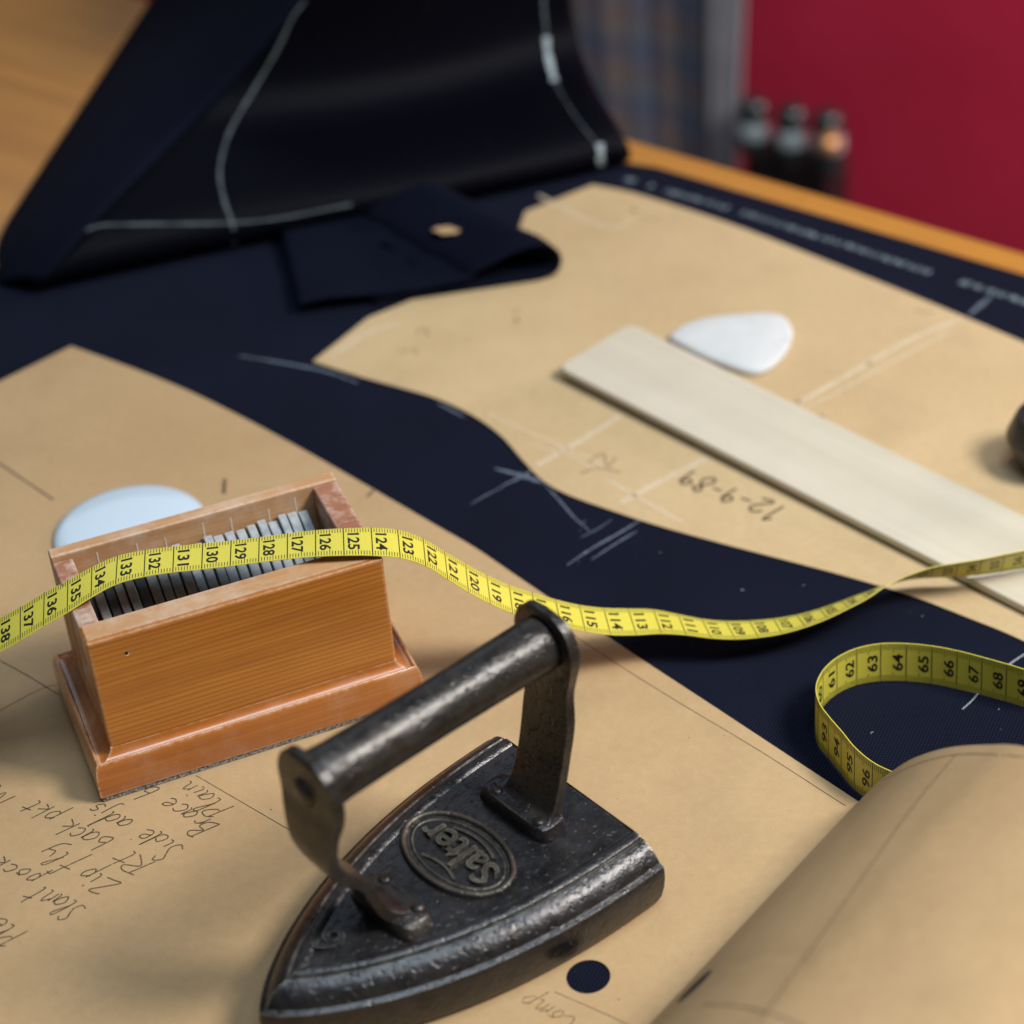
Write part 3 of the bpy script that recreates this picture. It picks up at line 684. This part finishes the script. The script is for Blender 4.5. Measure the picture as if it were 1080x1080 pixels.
for i, (x, wdt) in enumerate(spots):
    fr = i / (len(spots) - 1)
    top = 5.9 + .25 * fr + rnd.uniform(-.22, .16) if i > 0 else 5.2
    lean = .55 - .35 * fr; dep0, dep1 = TF + .75 + rnd.uniform(0, .35), BW - TB_ - .05 - rnd.uniform(0, .08)
    pr = []
    for k in range(13):                      # rounded upper outline of a slab seen end on
        a = k / 12; y = dep0 + (dep1 - dep0) * a
        pr.append((y, top - 2.6 * (1 - a) ** 1.3 - .25 * max(0, 2 * a - 1.3) ** 2 + rnd.uniform(-.03, .03)))
    outl = [(dep0, 2.05)] + pr + [(dep1, 2.05)]
    n = len(outl); V = []
    for s_ in (0, 1):
        for y, z in outl: V.append((x + s_ * wdt - lean * (z - 2.05) / 3 * .35 + .1, y, z))
    mb = MB(); mb.add(V, [tuple(range(n))[::-1], tuple(range(n, 2 * n))] + [(k, (k + 1) % n, n + (k + 1) % n, n + k) for k in range(n)])
    org = np.array([x + wdt / 2, (dep0 + dep1) / 2, 2.05])
    o = mb.build('chalk_slab', M['slab_dark'] if i in (0, 2, 5) else M['slab'], origin=org, bevel=.04)
    wpos = bo + ex * org[0] + ey * org[1]; o.location = Vector((wpos[0], wpos[1], 2.05)) * S; o.rotation_euler = (0, 0, BTH)
    lab = ('dark' if i in (0, 2, 5) else 'pale grey') + ' chalk slab standing in the wooden box, %s from the left end' % words[i]
    if i == len(spots) - 1: lab = 'last pale grey chalk slab, against the right end wall of the wooden box'
    tag(o, lab, 'chalk slab', 'chalk slabs standing in the wooden box')

# ------------------------------------------------------------------ tape measure
MAIN=[((-27.96,63.00,5.62),(-27.47,61.16,5.58)),((-27.12,63.19,6.01),(-26.64,61.37,6.01)),((-26.28,63.58,6.39),(-25.84,61.72,6.38)),((-25.46,63.88,6.68),(-25.01,62.04,6.72)),((-24.69,64.44,6.88),(-24.26,62.59,6.97)),((-23.88,64.98,6.97),(-23.50,63.14,7.14)),((-22.93,65.28,6.99),(-22.53,63.45,7.23)),((-21.93,65.50,6.98),(-21.54,63.67,7.25)),((-20.91,65.68,6.98),(-20.54,63.84,7.24)),((-19.90,65.85,6.98),(-19.55,64.02,7.25)),((-18.91,66.05,6.98),(-18.56,64.22,7.27)),((-17.90,66.25,7.00),(-17.56,64.41,7.27)),((-16.89,66.41,7.04),(-16.56,64.56,7.27)),((-15.89,66.50,7.05),(-15.55,64.65,7.24)),((-14.88,66.64,6.97),(-14.54,64.80,7.12)),((-13.97,66.90,6.70),(-13.61,65.03,6.85)),((-13.06,66.93,6.26),(-12.72,65.08,6.45)),((-12.31,66.79,5.74),(-11.96,64.93,5.91)),((-11.58,66.81,5.14),(-11.26,64.94,5.29)),((-10.84,66.90,4.52),(-10.51,65.03,4.66)),((-10.05,67.06,3.90),(-9.73,65.19,4.07)),((-9.24,67.33,3.33),(-8.95,65.46,3.53)),((-8.39,67.53,2.82),(-8.04,65.68,3.04)),((-7.51,67.73,2.37),(-7.15,65.89,2.61)),((-6.61,67.99,2.01),(-6.21,66.14,2.21)),((-5.69,68.34,1.70),(-5.26,66.50,1.91)),((-4.72,68.69,1.39),(-4.32,66.85,1.71)),((-3.77,68.73,1.10),(-3.38,66.94,1.56)),((-2.85,68.66,0.91),(-2.41,66.88,1.43)),((-1.90,68.70,0.76),(-1.49,66.94,1.33)),((-0.99,68.85,0.66),(-0.59,67.09,1.29)),((-0.01,69.04,0.60),(0.32,67.30,1.30)),((0.90,69.31,0.57),(1.24,67.62,1.37)),((1.80,69.70,0.56),(2.10,68.04,1.45)),((2.72,70.19,0.58),(2.97,68.58,1.55)),((3.50,70.67,0.56),(3.71,69.10,1.61)),((4.35,71.16,0.54),(4.34,69.68,1.72)),((5.29,71.55,0.58),(5.29,70.17,1.90)),((6.31,71.65,0.62),(6.33,70.49,2.10)),((7.32,71.64,0.65),(7.31,70.58,2.22)),((8.25,71.75,0.66),(8.25,70.75,2.27)),((9.20,71.97,0.65),(9.18,71.03,2.30)),((10.17,72.23,0.65),(10.13,71.32,2.31)),((11.12,72.50,0.63),(11.06,71.62,2.32))]
LOOP=[((9.68,64.38,1.93),(9.77,64.42,0.03)),((8.79,64.81,1.93),(8.87,64.86,0.03)),((7.89,65.20,1.93),(7.96,65.23,0.03)),((6.98,65.58,1.93),(7.03,65.57,0.03)),((6.03,65.86,1.93),(6.09,65.88,0.03)),((5.06,66.02,1.92),(5.11,66.02,0.03)),((4.08,66.03,1.92),(4.11,66.04,0.02)),((3.13,65.75,1.92),(3.17,65.82,0.02)),((2.35,65.19,1.92),(2.38,65.27,0.02)),((1.80,64.40,1.93),(1.84,64.53,0.03)),((1.54,63.56,1.89),(1.54,63.44,0.01)),((1.66,62.68,1.88),(1.63,62.40,0.01)),((2.01,61.88,1.93),(2.05,61.69,0.04)),((2.48,61.08,1.93),(2.50,60.83,0.04)),((2.92,60.21,1.92),(2.94,60.02,0.03)),((3.55,59.42,1.92),(3.56,59.41,0.03)),((4.29,58.89,1.94),(4.24,58.82,0.04)),((5.04,58.41,1.98),(4.97,58.31,0.06))]

link_top = [np.array(p) for p in MAIN[-1]]; lp0 = [np.array(p) for p in LOOP[0]]
st = []                                      # stations: (edge0, edge1)
a0, a1 = np.array(MAIN[0][0]), np.array(MAIN[0][1]); dv = (a0 + a1) / 2 - (np.array(MAIN[1][0]) + np.array(MAIN[1][1])) / 2
pre = []
for k in range(1, 15):
    p = dv * k * .98; dz = -.38 * k if k < 14 else -5.3
    zz = max(.06, float(a0[2]) - .42 * k) - float(a0[2])
    pre.append((a0 + np.array([p[0], p[1], zz]), a1 + np.array([p[0], p[1], zz])))
st += pre[::-1]; N0 = len(st)
st += [(np.array(a), np.array(b)) for a, b in MAIN]
nA = len(st)
# outside the frame on the right the band swings round and comes back standing on its edge
A_, B_ = st[-1][0], st[-1][1]
for x, y, z0, z1, lean in ((14.2, 73.4, .62, 2.40, .62), (16.2, 73.7, .60, 2.42, .45), (18.6, 73.4, .45, 2.3, .25), (20.6, 72.2, .25, 2.1, .1), (21.8, 70.2, .1, 1.98, 0), (21.6, 68.0, .04, 1.93, 0), (20.2, 66.0, .03, 1.92, 0), (18.0, 64.6, .03, 1.92, 0), (15.4, 63.7, .03, 1.92, 0), (13.0, 63.6, .03, 1.92, 0)):
    st.append((np.array([x, y + lean, z0]), np.array([x, y - lean * .4, z1])))
nB = len(st)
st += [(np.array(b), np.array(a)) for a, b in LOOP]
nC = len(st)
e0_, e1_ = st[-1]; dv = (np.array(e0_) - np.array(st[-3][0])) / 2
for k in range(1, 5): st.append((e0_ + dv * k, e1_ + dv * k))
E0 = np.array([a for a, b in st]); E1 = np.array([b for a, b in st])
for E in (E0, E1):
    for _ in range(1): E[1:-1] = E[1:-1] * .8 + (E[:-2] + E[2:]) * .1
K = 8
D0 = smooth_line(E0, K); D1 = smooth_line(E1, K)
def tp(s, t):                                # point and normal at station s (1 cm apart), t across
    s = min(max(s, 0), len(st) - 1.001) * K; i = int(s); fr = s - i
    a = D0[i] * (1 - fr) + D0[i + 1] * fr; b = D1[i] * (1 - fr) + D1[i + 1] * fr
    p = a + (b - a) * t
    T = (D0[i + 1] + D1[i + 1]) - (D0[i] + D1[i]); Nn = np.cross(T, b - a); Nn /= np.linalg.norm(Nn) + 1e-9
    return p, Nn
TH = .045
tm = empty('tape_measure', tuple((np.array(MAIN[20][0]) * np.array([1, 1, 0]))))
tag(tm, 'yellow measuring tape with black numbers draped over the wooden box', 'tape measure')
m = NT('yellow_tape'); v = m.coord(); f = m.noise(v, 700, 4, .6); g = m.noise(v, 30, 3)
M['tape'] = m.set(m.mix(g, m.mix(f, (.56, .49, .060), (.70, .63, .10)), (.62, .54, .06)), .42, 0, .45); m.bump(f, .12, .0003)
mb = MB(); top, bot = [], []
for s in np.linspace(0, len(st) - 1.01, (len(st) - 1) * K):
    rt, rb = [], []
    for t in np.linspace(0, 1, 5):
        p, Nn = tp(s, t); th = TH * (1 if 0 < t < 1 else .7); rt.append(tuple(p + Nn * th / 2)); rb.append(tuple(p - Nn * th / 2))
    top.append(rt); bot.append(rb)
mb.grid(top); mb.grid(bot); mb.grid([[a[0], b[0]] for a, b in zip(top, bot)]); mb.grid([[a[-1], b[-1]] for a, b in zip(top, bot)])
mb.build('band', M['tape'], tm, smooth=True, world=True, auto=50)
M['tape_ink'] = plain('tape_ink', (.012, .011, .010), .5)
def strip(mb, s0, s1, t0, t1, side):
    V = []
    for s, t in ((s0, t0), (s1, t0), (s1, t1), (s0, t1)):
        p, Nn = tp(s, t); V.append(tuple(p + Nn * side * (TH / 2 + .006)))
    mb.add(V, [(0, 1, 2, 3)])
def hatch(mb, s_a, s_b, side):
    for k in range(int(s_a * 10), int(s_b * 10)):
        s = k / 10; h = .011
        if k % 10 == 0:
            for q in range(4): strip(mb, s - .018, s + .018, q / 4, (q + 1) / 4, side)
        else:
            ln = .235 if k % 5 == 0 else .165
            strip(mb, s - h, s + h, .02, ln, side); strip(mb, s - h, s + h, 1 - ln, .98, side)
mb = MB()
for sd_ in (1, -1): hatch(mb, N0 - 3, nA - 1, sd_); hatch(mb, nB - 6, nC, sd_)
mb.build('millimetre_scale', M['tape_ink'], tm, world=True)
def number(mb, txt, s_base, s_dir, t_dir, side, cap=.42, wid=.60):
    V, Fc = text2d(txt, 1.0, .022)
    if not len(V): return
    x0, x1 = V[:, 0].min(), V[:, 0].max(); y0, y1 = V[:, 1].min(), V[:, 1].max()
    u = (V[:, 0] - x0) / (x1 - x0) * wid + (1 - wid) / 2; vv = (V[:, 1] - y0) / (y1 - y0) * cap
    if t_dir < 0: u = 1 - u
    P = []
    for a, b in zip(u, vv):
        p, Nn = tp(s_base + s_dir * b, a); P.append(tuple(p + Nn * side * (TH / 2 + .007)))
    mb.add(P, Fc)
def facing(s, t=.5):
    p, Nn = tp(s, t); return 1 if Nn @ (CAM - p) > 0 else -1
def put(txt, *a):
    mb = MB(); number(mb, txt, *a); mb.build('number', M['tape_ink'], tm, world=True)
for i, k in enumerate(range(138, 94, -1)):
    s = N0 + i
    if k > 102: put(str(k), s + .14, 1, 1, facing(s + .4))
    elif k < 101: put(str(152 - k), s - .14, -1, 1, facing(s - .3), .40, .45)
for i, k in enumerate(range(69, 51, -1)):
    s = nB + i
    if k >= 60: put(str(k), s + .12, 1, 1, facing(s + .3), .42, .44)
    elif k <= 57: put(str(93 + 57 - k), s - .12, -1, 1, facing(s - .3), .42, .44)

# ------------------------------------------------------------------ cast iron flat iron
IA = math.radians(-133.94)
iron = empty('flat_iron', (-7.034, 57.567, .012), IA)
tag(iron, 'antique black cast iron clothes iron with tubular handle standing on brown paper', 'iron')
def iron_mat(name, c0, c1, tan, rough, cav=0.0):
    m = NT(name); v = m.coord(); f = m.noise(v, 150, 6, .65); g = m.noise(v, 30, 4); h = m.noise(v, 700, 3, .6)
    c = m.ramp(m.math('ADD', m.math('MULTIPLY', f, .6), m.math('MULTIPLY', g, .4)), [(.36, c0), (.64, c1)])
    rust = m.ramp(m.noise(v, 55, 5, .7), [(.56, (0, 0, 0)), (.72, (.55, .55, .55))])
    c = m.mix(rust, c, (.040, .024, .014))
    e = m.edge(.0014, .015, .2)
    c = m.mix(m.math('MULTIPLY', e, m.ramp(m.noise(v, 260, 4), [(.40, (.15, .15, .15)), (.62, (.9, .9, .9))])), c, tan)
    dust = m.ramp(m.noise(v, 520, 3, .6), [(.74, (0, 0, 0)), (.80, (.5, .5, .5))])
    c = m.mix(dust, c, tuple(x * .8 for x in tan))
    b = m.noise(v, 130, 5, .6); pit = m.ramp(m.noise(v, 420, 2, .5), [(.30, (0, 0, 0)), (.42, (1, 1, 1))])
    m.bump(m.math('ADD', m.math('ADD', b, m.math('MULTIPLY', h, .25)), m.math('MULTIPLY', pit, .35)), .5, .0011)
    return m.set(c, m.math('ADD', m.math('MULTIPLY', f, .40), rough - .20), .55, .8)
M['iron'] = iron_mat('cast_iron', (.012, .011, .012), (.040, .037, .038), (.30, .28, .24), .31)
M['iron_relief'] = iron_mat('worn_iron_relief', (.03, .027, .022), (.12, .105, .08), (.32, .28, .21), .42)
M['iron_handle'] = iron_mat('handle_iron', (.014, .012, .011), (.052, .045, .039), (.22, .20, .17), .33)
LI, WI = 13.42, 4.62
def half(t, ins):
    return WI * (1 - min(1, t / LI) ** 2.27) ** .78
NS = 44
def outline(ins, hins):                      # half outline from heel to nose, inset by ins along its normal
    ts = LI * (1 - np.linspace(1, 0, NS) ** 1.8); P = np.array([(t, half(t, 0)) for t in ts])
    T = np.gradient(P, axis=0); T /= np.linalg.norm(T, axis=1)[:, None]
    Q = P + np.stack([T[:, 1], -T[:, 0]], 1) * ins
    Q[:, 1] = np.maximum(Q[:, 1], 0)
    k = np.argmax(Q[:, 1] <= 1e-6) if (Q[:, 1] <= 1e-6).any() else NS - 1
    Q = Q[:k + 1]; Q[-1, 1] = 0
    d = np.append(0, np.cumsum(np.linalg.norm(np.diff(Q, axis=0), axis=1))); s = np.linspace(0, d[-1], NS)
    s = d[-1] * (1 - np.linspace(1, 0, NS) ** 1.5)
    Q = np.stack([np.interp(s, d, Q[:, 0]), np.interp(s, d, Q[:, 1])], 1); Q[0, 0] = hins
    return Q
LEV = [(0.42, 0, 0.3), (0.24, 0.1, 0.18), (0.12, 0.4, 0.08), (0.04, 0.85, 0.02), (0, 1.3, 0), (0, 1.62, 0), (0.05, 1.816, 0.0), (0.18, 1.864, 0.0), (0.22, 1.88, 0.01), (0.3, 2.024, 0.02), (0.42, 2.2, 0.03), (0.6, 2.36, 0.04), (0.8, 2.472, 0.05), (0.94, 2.52, 0.05), (0.98, 2.472, 0.05), (1.05, 2.472, 0.05), (1.09, 2.568, 0.05), (1.2, 2.632, 0.05), (1.36, 2.632, 0.06), (1.46, 2.584, 0.06), (1.52, 2.536, 0.06), (1.7, 2.552, 0.07), (2.1, 2.584, 0.08)]
rows = []
for ins, z, hi in LEV:
    Q = outline(ins, hi)
    rows.append([(x, y, z) for x, y in Q] + [(x, -y, z) for x, y in Q[-2::-1]])
mb = MB(); mb.grid(rows)
n = len(rows[0])
for k in range(len(rows) - 1): mb.add([rows[k][0], rows[k + 1][0], rows[k + 1][-1], rows[k][-1]], [(0, 1, 2, 3)])
mb.add(rows[0], [tuple(range(n))]); mb.add(rows[-1], [tuple(range(n))])
mb.build('sole_body', M['iron'], iron, smooth=True, auto=32, bevel=.05, seg=2)
ZP = 2.585
# oval badge with raised rim and lettering
OC = (4.95, -.25); OA, OB = 1.52, 2.42
def oval(mb, levels, nn=56):
    G = [[(OC[0] + k * OA * math.cos(a) * 1 + ins * math.cos(a), OC[1] + k * OB * math.sin(a) + ins * math.sin(a), z) for a in np.linspace(0, 2 * math.pi, nn + 1)[:-1]] for k, ins, z in levels]
    G2 = [[G[j][i] for j in range(len(G))] for i in range(nn)]; mb.grid(G2, 0, True); return G
mb = MB(); G = oval(mb, [(1, .06, ZP - .05), (1, .02, ZP + .10), (1, -.04, ZP + .17), (1, -.14, ZP + .18), (1, -.20, ZP + .12), (1, -.24, ZP + .06)]); mb.add(G[-1], [tuple(range(len(G[-1])))])
bdg = mb.build('oval_badge', M['iron'], iron, smooth=True, auto=40)
mb = MB(); oval(mb, [(1, -.02, ZP + .150), (1, -.05, ZP + .195), (1, -.13, ZP + .20), (1, -.17, ZP + .15)]); mb.build('badge_rim', M['iron_relief'], bdg, smooth=True)
mb = MB(); oval(mb, [(1, -.34, ZP + .05), (1, -.36, ZP + .11), (1, -.42, ZP + .11), (1, -.44, ZP + .05)]); mb.build('badge_line', M['iron_relief'], bdg, smooth=True)
def raised(mb, txt, cx, cy, wx, hy, z0, z1, curve=0.0):   # text reads along -y, its tops towards the nose (+x)
    V, Fc = text2d(txt, 1.0, .012); x0, x1 = V[:, 0].min(), V[:, 0].max(); y0, y1 = V[:, 1].min(), V[:, 1].max()
    u = ((V[:, 0] - x0) / (x1 - x0) - .5) * wx; t = ((V[:, 1] - y0) / (y1 - y0) - .5) * hy * (1 + curve * (2 * u / wx) ** 2)
    bm_v = [(cx + b, cy - a, z1) for a, b in zip(u, t)]; lo = [(cx + b, cy - a, z0) for a, b in zip(u, t)]
    nV = len(V); cnt = {}
    for f in Fc:
        for i in range(len(f)):
            e = (f[i], f[(i + 1) % len(f)]); cnt[e] = cnt.get(e, 0) + 1
    side = [(b, a, nV + a, nV + b) for a, b in cnt if (b, a) not in cnt]
    mb.add(bm_v + lo, list(Fc) + side)
mb = MB(); raised(mb, 'Salter', OC[0] + .02, OC[1], 3.5, 1.25, ZP + .05, ZP + .21, -.25)
# flourish under the word
P = [(OC[0] - .78 + .12 * math.cos(a * 2), OC[1] - 1.1 * math.cos(a), ZP + .13) for a in np.linspace(.2, 2.94, 24)]; ribbon(mb, P, .12)
P = [(OC[0] + .80 + .10 * math.cos(a * 2), OC[1] - .9 * math.cos(a), ZP + .13) for a in np.linspace(.3, 2.84, 24)]; ribbon(mb, P, .10)
mb.build('badge_lettering', M['iron_relief'], bdg)
mb = MB(); raised(mb, '6', 10.35, -.30, .85, 1.15, ZP - .06, ZP + .10); mb.build('size_number', M['iron'], iron, bevel=.02)
# feet: raised pads the straps are riveted into
def pad(cx, cy, lx, ly, z0, z1):
    mb = MB(); V = []
    for k, z in ((1.12, z0), (1.0, z1 - .08), (.9, z1)):
        for a in np.linspace(0, 2 * math.pi, 29)[:-1]:
            c, s_ = math.cos(a), math.sin(a); p = .42
            V.append((cx + lx / 2 * k * abs(c) ** p * (1 if c > 0 else -1), cy + ly / 2 * k * abs(s_) ** p * (1 if s_ > 0 else -1), z))
    n = 28; mb.add(V, [(k * n + i, k * n + (i + 1) % n, (k + 1) * n + (i + 1) % n, (k + 1) * n + i) for k in range(2) for i in range(n)] + [tuple(range(2 * n, 3 * n))])
    return mb
pad(2.05, -.25, 1.25, 3.3, ZP - .05, ZP + .55).build('rear_pad', M['iron'], iron, smooth=True, auto=40)
pad(8.05, .10, 1.25, 2.9, ZP - .05, ZP + .46).build('front_pad', M['iron_handle'], iron, smooth=True, auto=40)
for cx, cy, zz in ((2.35, .95, ZP + .53), (2.35, -1.25, ZP + .53), (7.65, 1.0, ZP + .44), (7.6, -.8, ZP + .44)):
    mb = MB(); mb.lathe([(0, .14), (.14, .12), (.22, .05), (.25, -.05)], 16, (cx, cy, zz)); mb.build('rivet', M['iron_handle'], iron, smooth=True)
# handle straps: flat bars of changing width, bent from the pads up to the round ends that hold the tube
BZ = 9.62; HA, HB = 9.95, .90                # tube ends along the iron
def strap(path, name, cy):
    C_ = smooth_line(path, 6)                # (t, z, half width, half thickness)
    G = []
    T = np.gradient(C_[:, :2], axis=0); T /= np.linalg.norm(T, axis=1)[:, None]; Nn = np.stack([-T[:, 1], T[:, 0]], 1)
    for (t, z, hw, ht), nn in zip(C_, Nn):
        r = []
        for a, b in ((-1, -1), (-.6, -1.15), (0, -1.2), (.6, -1.15), (1, -1), (1, 1), (.6, 1.15), (0, 1.2), (-.6, 1.15), (-1, 1)):
            r.append((t + nn[0] * ht * b, cy + hw * a, z + nn[1] * ht * b))
        G.append(r)
    G2 = [[G[j][i] for j in range(len(G))] for i in range(10)]
    mb = MB(); mb.grid(G2, 0, True); mb.add(G[0], [tuple(range(10))]); mb.add(G[-1], [tuple(range(9, -1, -1))])
    return mb.build(name, M['iron_handle'], iron, smooth=True, auto=38, bevel=.04, seg=2)
CY = -.02
strap([(2.30, 2.90, 1.25, .17), (1.80, 3.10, 1.2, .19), (1.40, 3.87, 1.12, .19), (1.07, 5.07, 1.1, .19), (0.77, 6.47, 1.12, .19), (0.63, 7.67, 1.02, .19), (0.60, 8.47, 1.18, .2), (0.60, 9.17, 1.36, .22), (0.60, 9.77, 1.40, .22), (0.60, 10.37, 1.2, .2), (0.60, 10.72, .85, .18), (0.60, 10.89, .40, .12)], 'handle_strap', CY)
strap([(7.70, 2.85, .95, .17), (8.15, 2.92, .98, .2), (8.65, 3.30, .82, .2), (8.95, 4.07, .66, .2), (9.25, 4.97, .66, .2), (10.08, 6.07, .78, .2), (10.43, 7.07, .98, .2), (10.40, 8.07, 1.16, .2), (10.23, 8.87, 1.34, .22), (10.20, 9.67, 1.40, .22), (10.20, 10.32, 1.2, .2), (10.20, 10.67, .85, .18), (10.20, 10.87, .4, .12)], 'handle_strap', CY)
mb = MB(); prof = [(0, 0), (.96, 0), (1.0, .2), (.97, .6), (.95, 2.5), (.93, 4.5), (.95, 6.7), (.98, 8.4), (1.02, 9.0), (.98, 9.2), (0, 9.2)]
mb.lathe([(r, z * (HA - HB) / 9.2) for r, z in prof], 40, (HB, CY, BZ), (1, 0, 0)); mb.build('handle_tube', M['iron_handle'], iron, smooth=True, auto=45)
mb = MB(); mb.lathe([(0, .26), (.35, .22), (.52, .08), (.55, -.1)], 20, (10.40, CY, BZ - .1), (1, 0, 0)); mb.build('tube_rivet', M['iron_handle'], iron, smooth=True)
mb = MB(); mb.lathe([(0, .2), (.35, .16), (.5, .05), (.52, -.1)], 20, (.40, CY, BZ), (-1, 0, 0)); mb.build('tube_rivet', M['iron_handle'], iron, smooth=True)

# ------------------------------------------------------------------ behind the table
def behind(x, y, D):
    d = (x - 540 - OX) / FPX * RT - (y - 540) / FPX * UPV + FWD
    P = EDGE0 + EN * D; return CAM + d * ((EN @ (P - CAM)) / (EN @ d))
def edge_coord(P): return (P - EDGE0) @ ED
# plaid cloth hanging behind the table
m = NT('grey_plaid_wool'); tc = m.coord((1, 1, 1))
sp = m.n('ShaderNodeSeparateXYZ'); m.l(tc, sp.inputs[0])
def bands(src, freq, lo, hi, ph=0.0):
    a = m.math('FRACT', m.math('ADD', m.math('MULTIPLY', src, freq), ph))
    return m.math('MULTIPLY', m.math('GREATER_THAN', a, lo), m.math('LESS_THAN', a, hi))
c = m.mix(m.noise(tc, 60, 4), (.17, .155, .14), (.27, .255, .24))
c = m.mix(m.math('MULTIPLY', bands(sp.outputs[0], 19, .20, .66), .45), c, (.08, .11, .21))
c = m.mix(m.math('MULTIPLY', bands(sp.outputs[2], 17, .30, .72, .2), .45), c, (.08, .11, .21))
c = m.mix(m.math('MULTIPLY', bands(sp.outputs[2], 17, .06, .20, .2), .32), c, (.24, .06, .075))
c = m.mix(m.math('MULTIPLY', bands(sp.outputs[0], 19, .76, .90), .3), c, (.24, .06, .075))
M['plaid'] = m.set(c, .9, 0, .15)
eL, eR = edge_coord(behind(545, 30, 70)), edge_coord(behind(780, 70, 70))
org = edge_pt((eL + eR) / 2, 70, FLOOR)
pl = empty('plaid_garment', org, rot); tag(pl, 'grey plaid woollen garment with blue and red lines hanging behind the table', 'garment')
wd = eR - eL + 6
def drape(x, z): return .45 * math.sin(x * .55 + .4 + z * .03) + .2 * math.sin(x * 2.1 + z * .02)
mb = MB(); mb.grid([[(-wd / 2 - 3 + (wd - 0) * i / 60 + (.05 * (z - 55) if i > 45 else 0), drape(wd * i / 60, z), z) for z in np.linspace(2, 150, 30)] for i in range(61)])
mb.build('cloth_body', M['plaid'], pl, smooth=True, solid=.4)
m = NT('grey_lining'); M['lining'] = m.set(m.mix(m.noise(m.coord(), 40, 4), (.20, .20, .22), (.34, .33, .36)), .6)
mb = MB(); mb.grid([[(wd / 2 - 5.2 + 3.4 * i / 16 + (.05 * (z - 55) if i > 3 else .02 * (z - 55)), -1.6 + drape(wd * .9 + i * .12, z) * .6 - .2 * math.sin(i * .9), z) for z in np.linspace(2, 150, 30)] for i in range(17)])
mb.build('front_facing', M['lining'], pl, smooth=True, solid=.3)
mb = MB(); mb.lathe([(0, 0), (.8, 0), (.8, wd + 14), (0, wd + 14)], 20, (-wd / 2 - 8, 0, 150), (1, 0, 0)); o = mb.build('rail', M['steel'], pl, smooth=True, auto=40)
mb = MB(); mb.box(-wd / 2 - 9, -1, 0, -wd / 2 - 7, 1, 151); mb.build('rail_post', M['steel'], pl, bevel=.2)

# black stand with three dark bottles behind the table edge
M['blackbox'] = plain('black_lacquer', (.010, .009, .010), .4)
DB = 65; KS = ((behind(838, 140, DB) - CAM) @ FWD) / ((behind(838, 140, 15) - CAM) @ FWD)
cabL, cabR = edge_coord(behind(786, 170, DB)), edge_coord(behind(893, 190, DB))
zt = behind(838, 150, DB)[2] - 1.2 * KS
cab = empty('black_stand', edge_pt((cabL + cabR) / 2, DB + 2, FLOOR), rot); tag(cab, 'narrow black stand with a small brass knob, just behind the table edge', 'stand')
cw = (cabR - cabL) / 2 - .5 * KS
mb = MB(); mb.box(-cw - .5, -2.6, 0, cw - 1.0, 1.6, zt - FLOOR); mb.build('body', M['blackbox'], cab, bevel=.2)
m = NT('brass'); M['brass'] = m.set((.80, .42, .17), .4, .7)
mb = MB(); mb.lathe([(r * 1.2, h * 1.2) for r, h in [(.2, 0), (.2, .3), (.6, .45), (.8, .9), (.6, 1.45), (.3, 1.68), (0, 1.72)]], 24, (cw - .4, -2.6, behind(897, 166, DB - 3)[2] - FLOOR), (.25, -1, 0)); mb.build('knob', M['brass'], cab, smooth=True)
m = NT('dark_glass'); M['bottle'] = m.set((.012, .018, .020), .22, 0, .7)
m = NT('painted_glint'); M['glint_band'] = m.set((.40, .48, .50), .4, .2)  # pale band that paints the bottles' round highlights as a colour
for k, (px, py, lab) in enumerate(((795, 132, 'small dark bottle with painted pale glint on the black stand, nearest the plaid garment'), (835, 140, 'small dark bottle with painted pale glint on the black stand, in the middle of three'), (873, 146, 'small dark bottle with painted pale glint on the black stand, nearest the brass knob'))):
    p = behind(px, py, DB); b = empty('bottle', (p[0], p[1], zt + .01), rot); tag(b, lab, 'bottle', 'three dark bottles on the black stand')
    hz = (p[2] - zt) / KS
    mb = MB(); mb.lathe([(r * KS, h * KS) for r, h in [(0, 0), (.98, 0), (1.03, .1), (1.03, hz - .75), (.95, hz - .6), (0, hz - .4)]], 28); mb.build('body', M['bottle'], b, smooth=True, auto=45)
    mb = MB(); mb.lathe([(r * KS, h * KS) for r, h in [(.93, hz - .62), (.97, hz - .5), (.92, hz + .25), (.6, hz + .55), (0, hz + .56)]], 28); mb.build('glint_band', M['glint_band'], b, smooth=True, auto=45)
    mb = MB(); mb.lathe([(r * KS, h * KS) for r, h in [(.66, hz + .3), (.92, hz + .45), (.96, hz + 1.1), (.80, hz + 1.6), (.45, hz + 1.85), (0, hz + 1.9)]], 28); mb.build('cap', M['bottle'], b, smooth=True, auto=45)
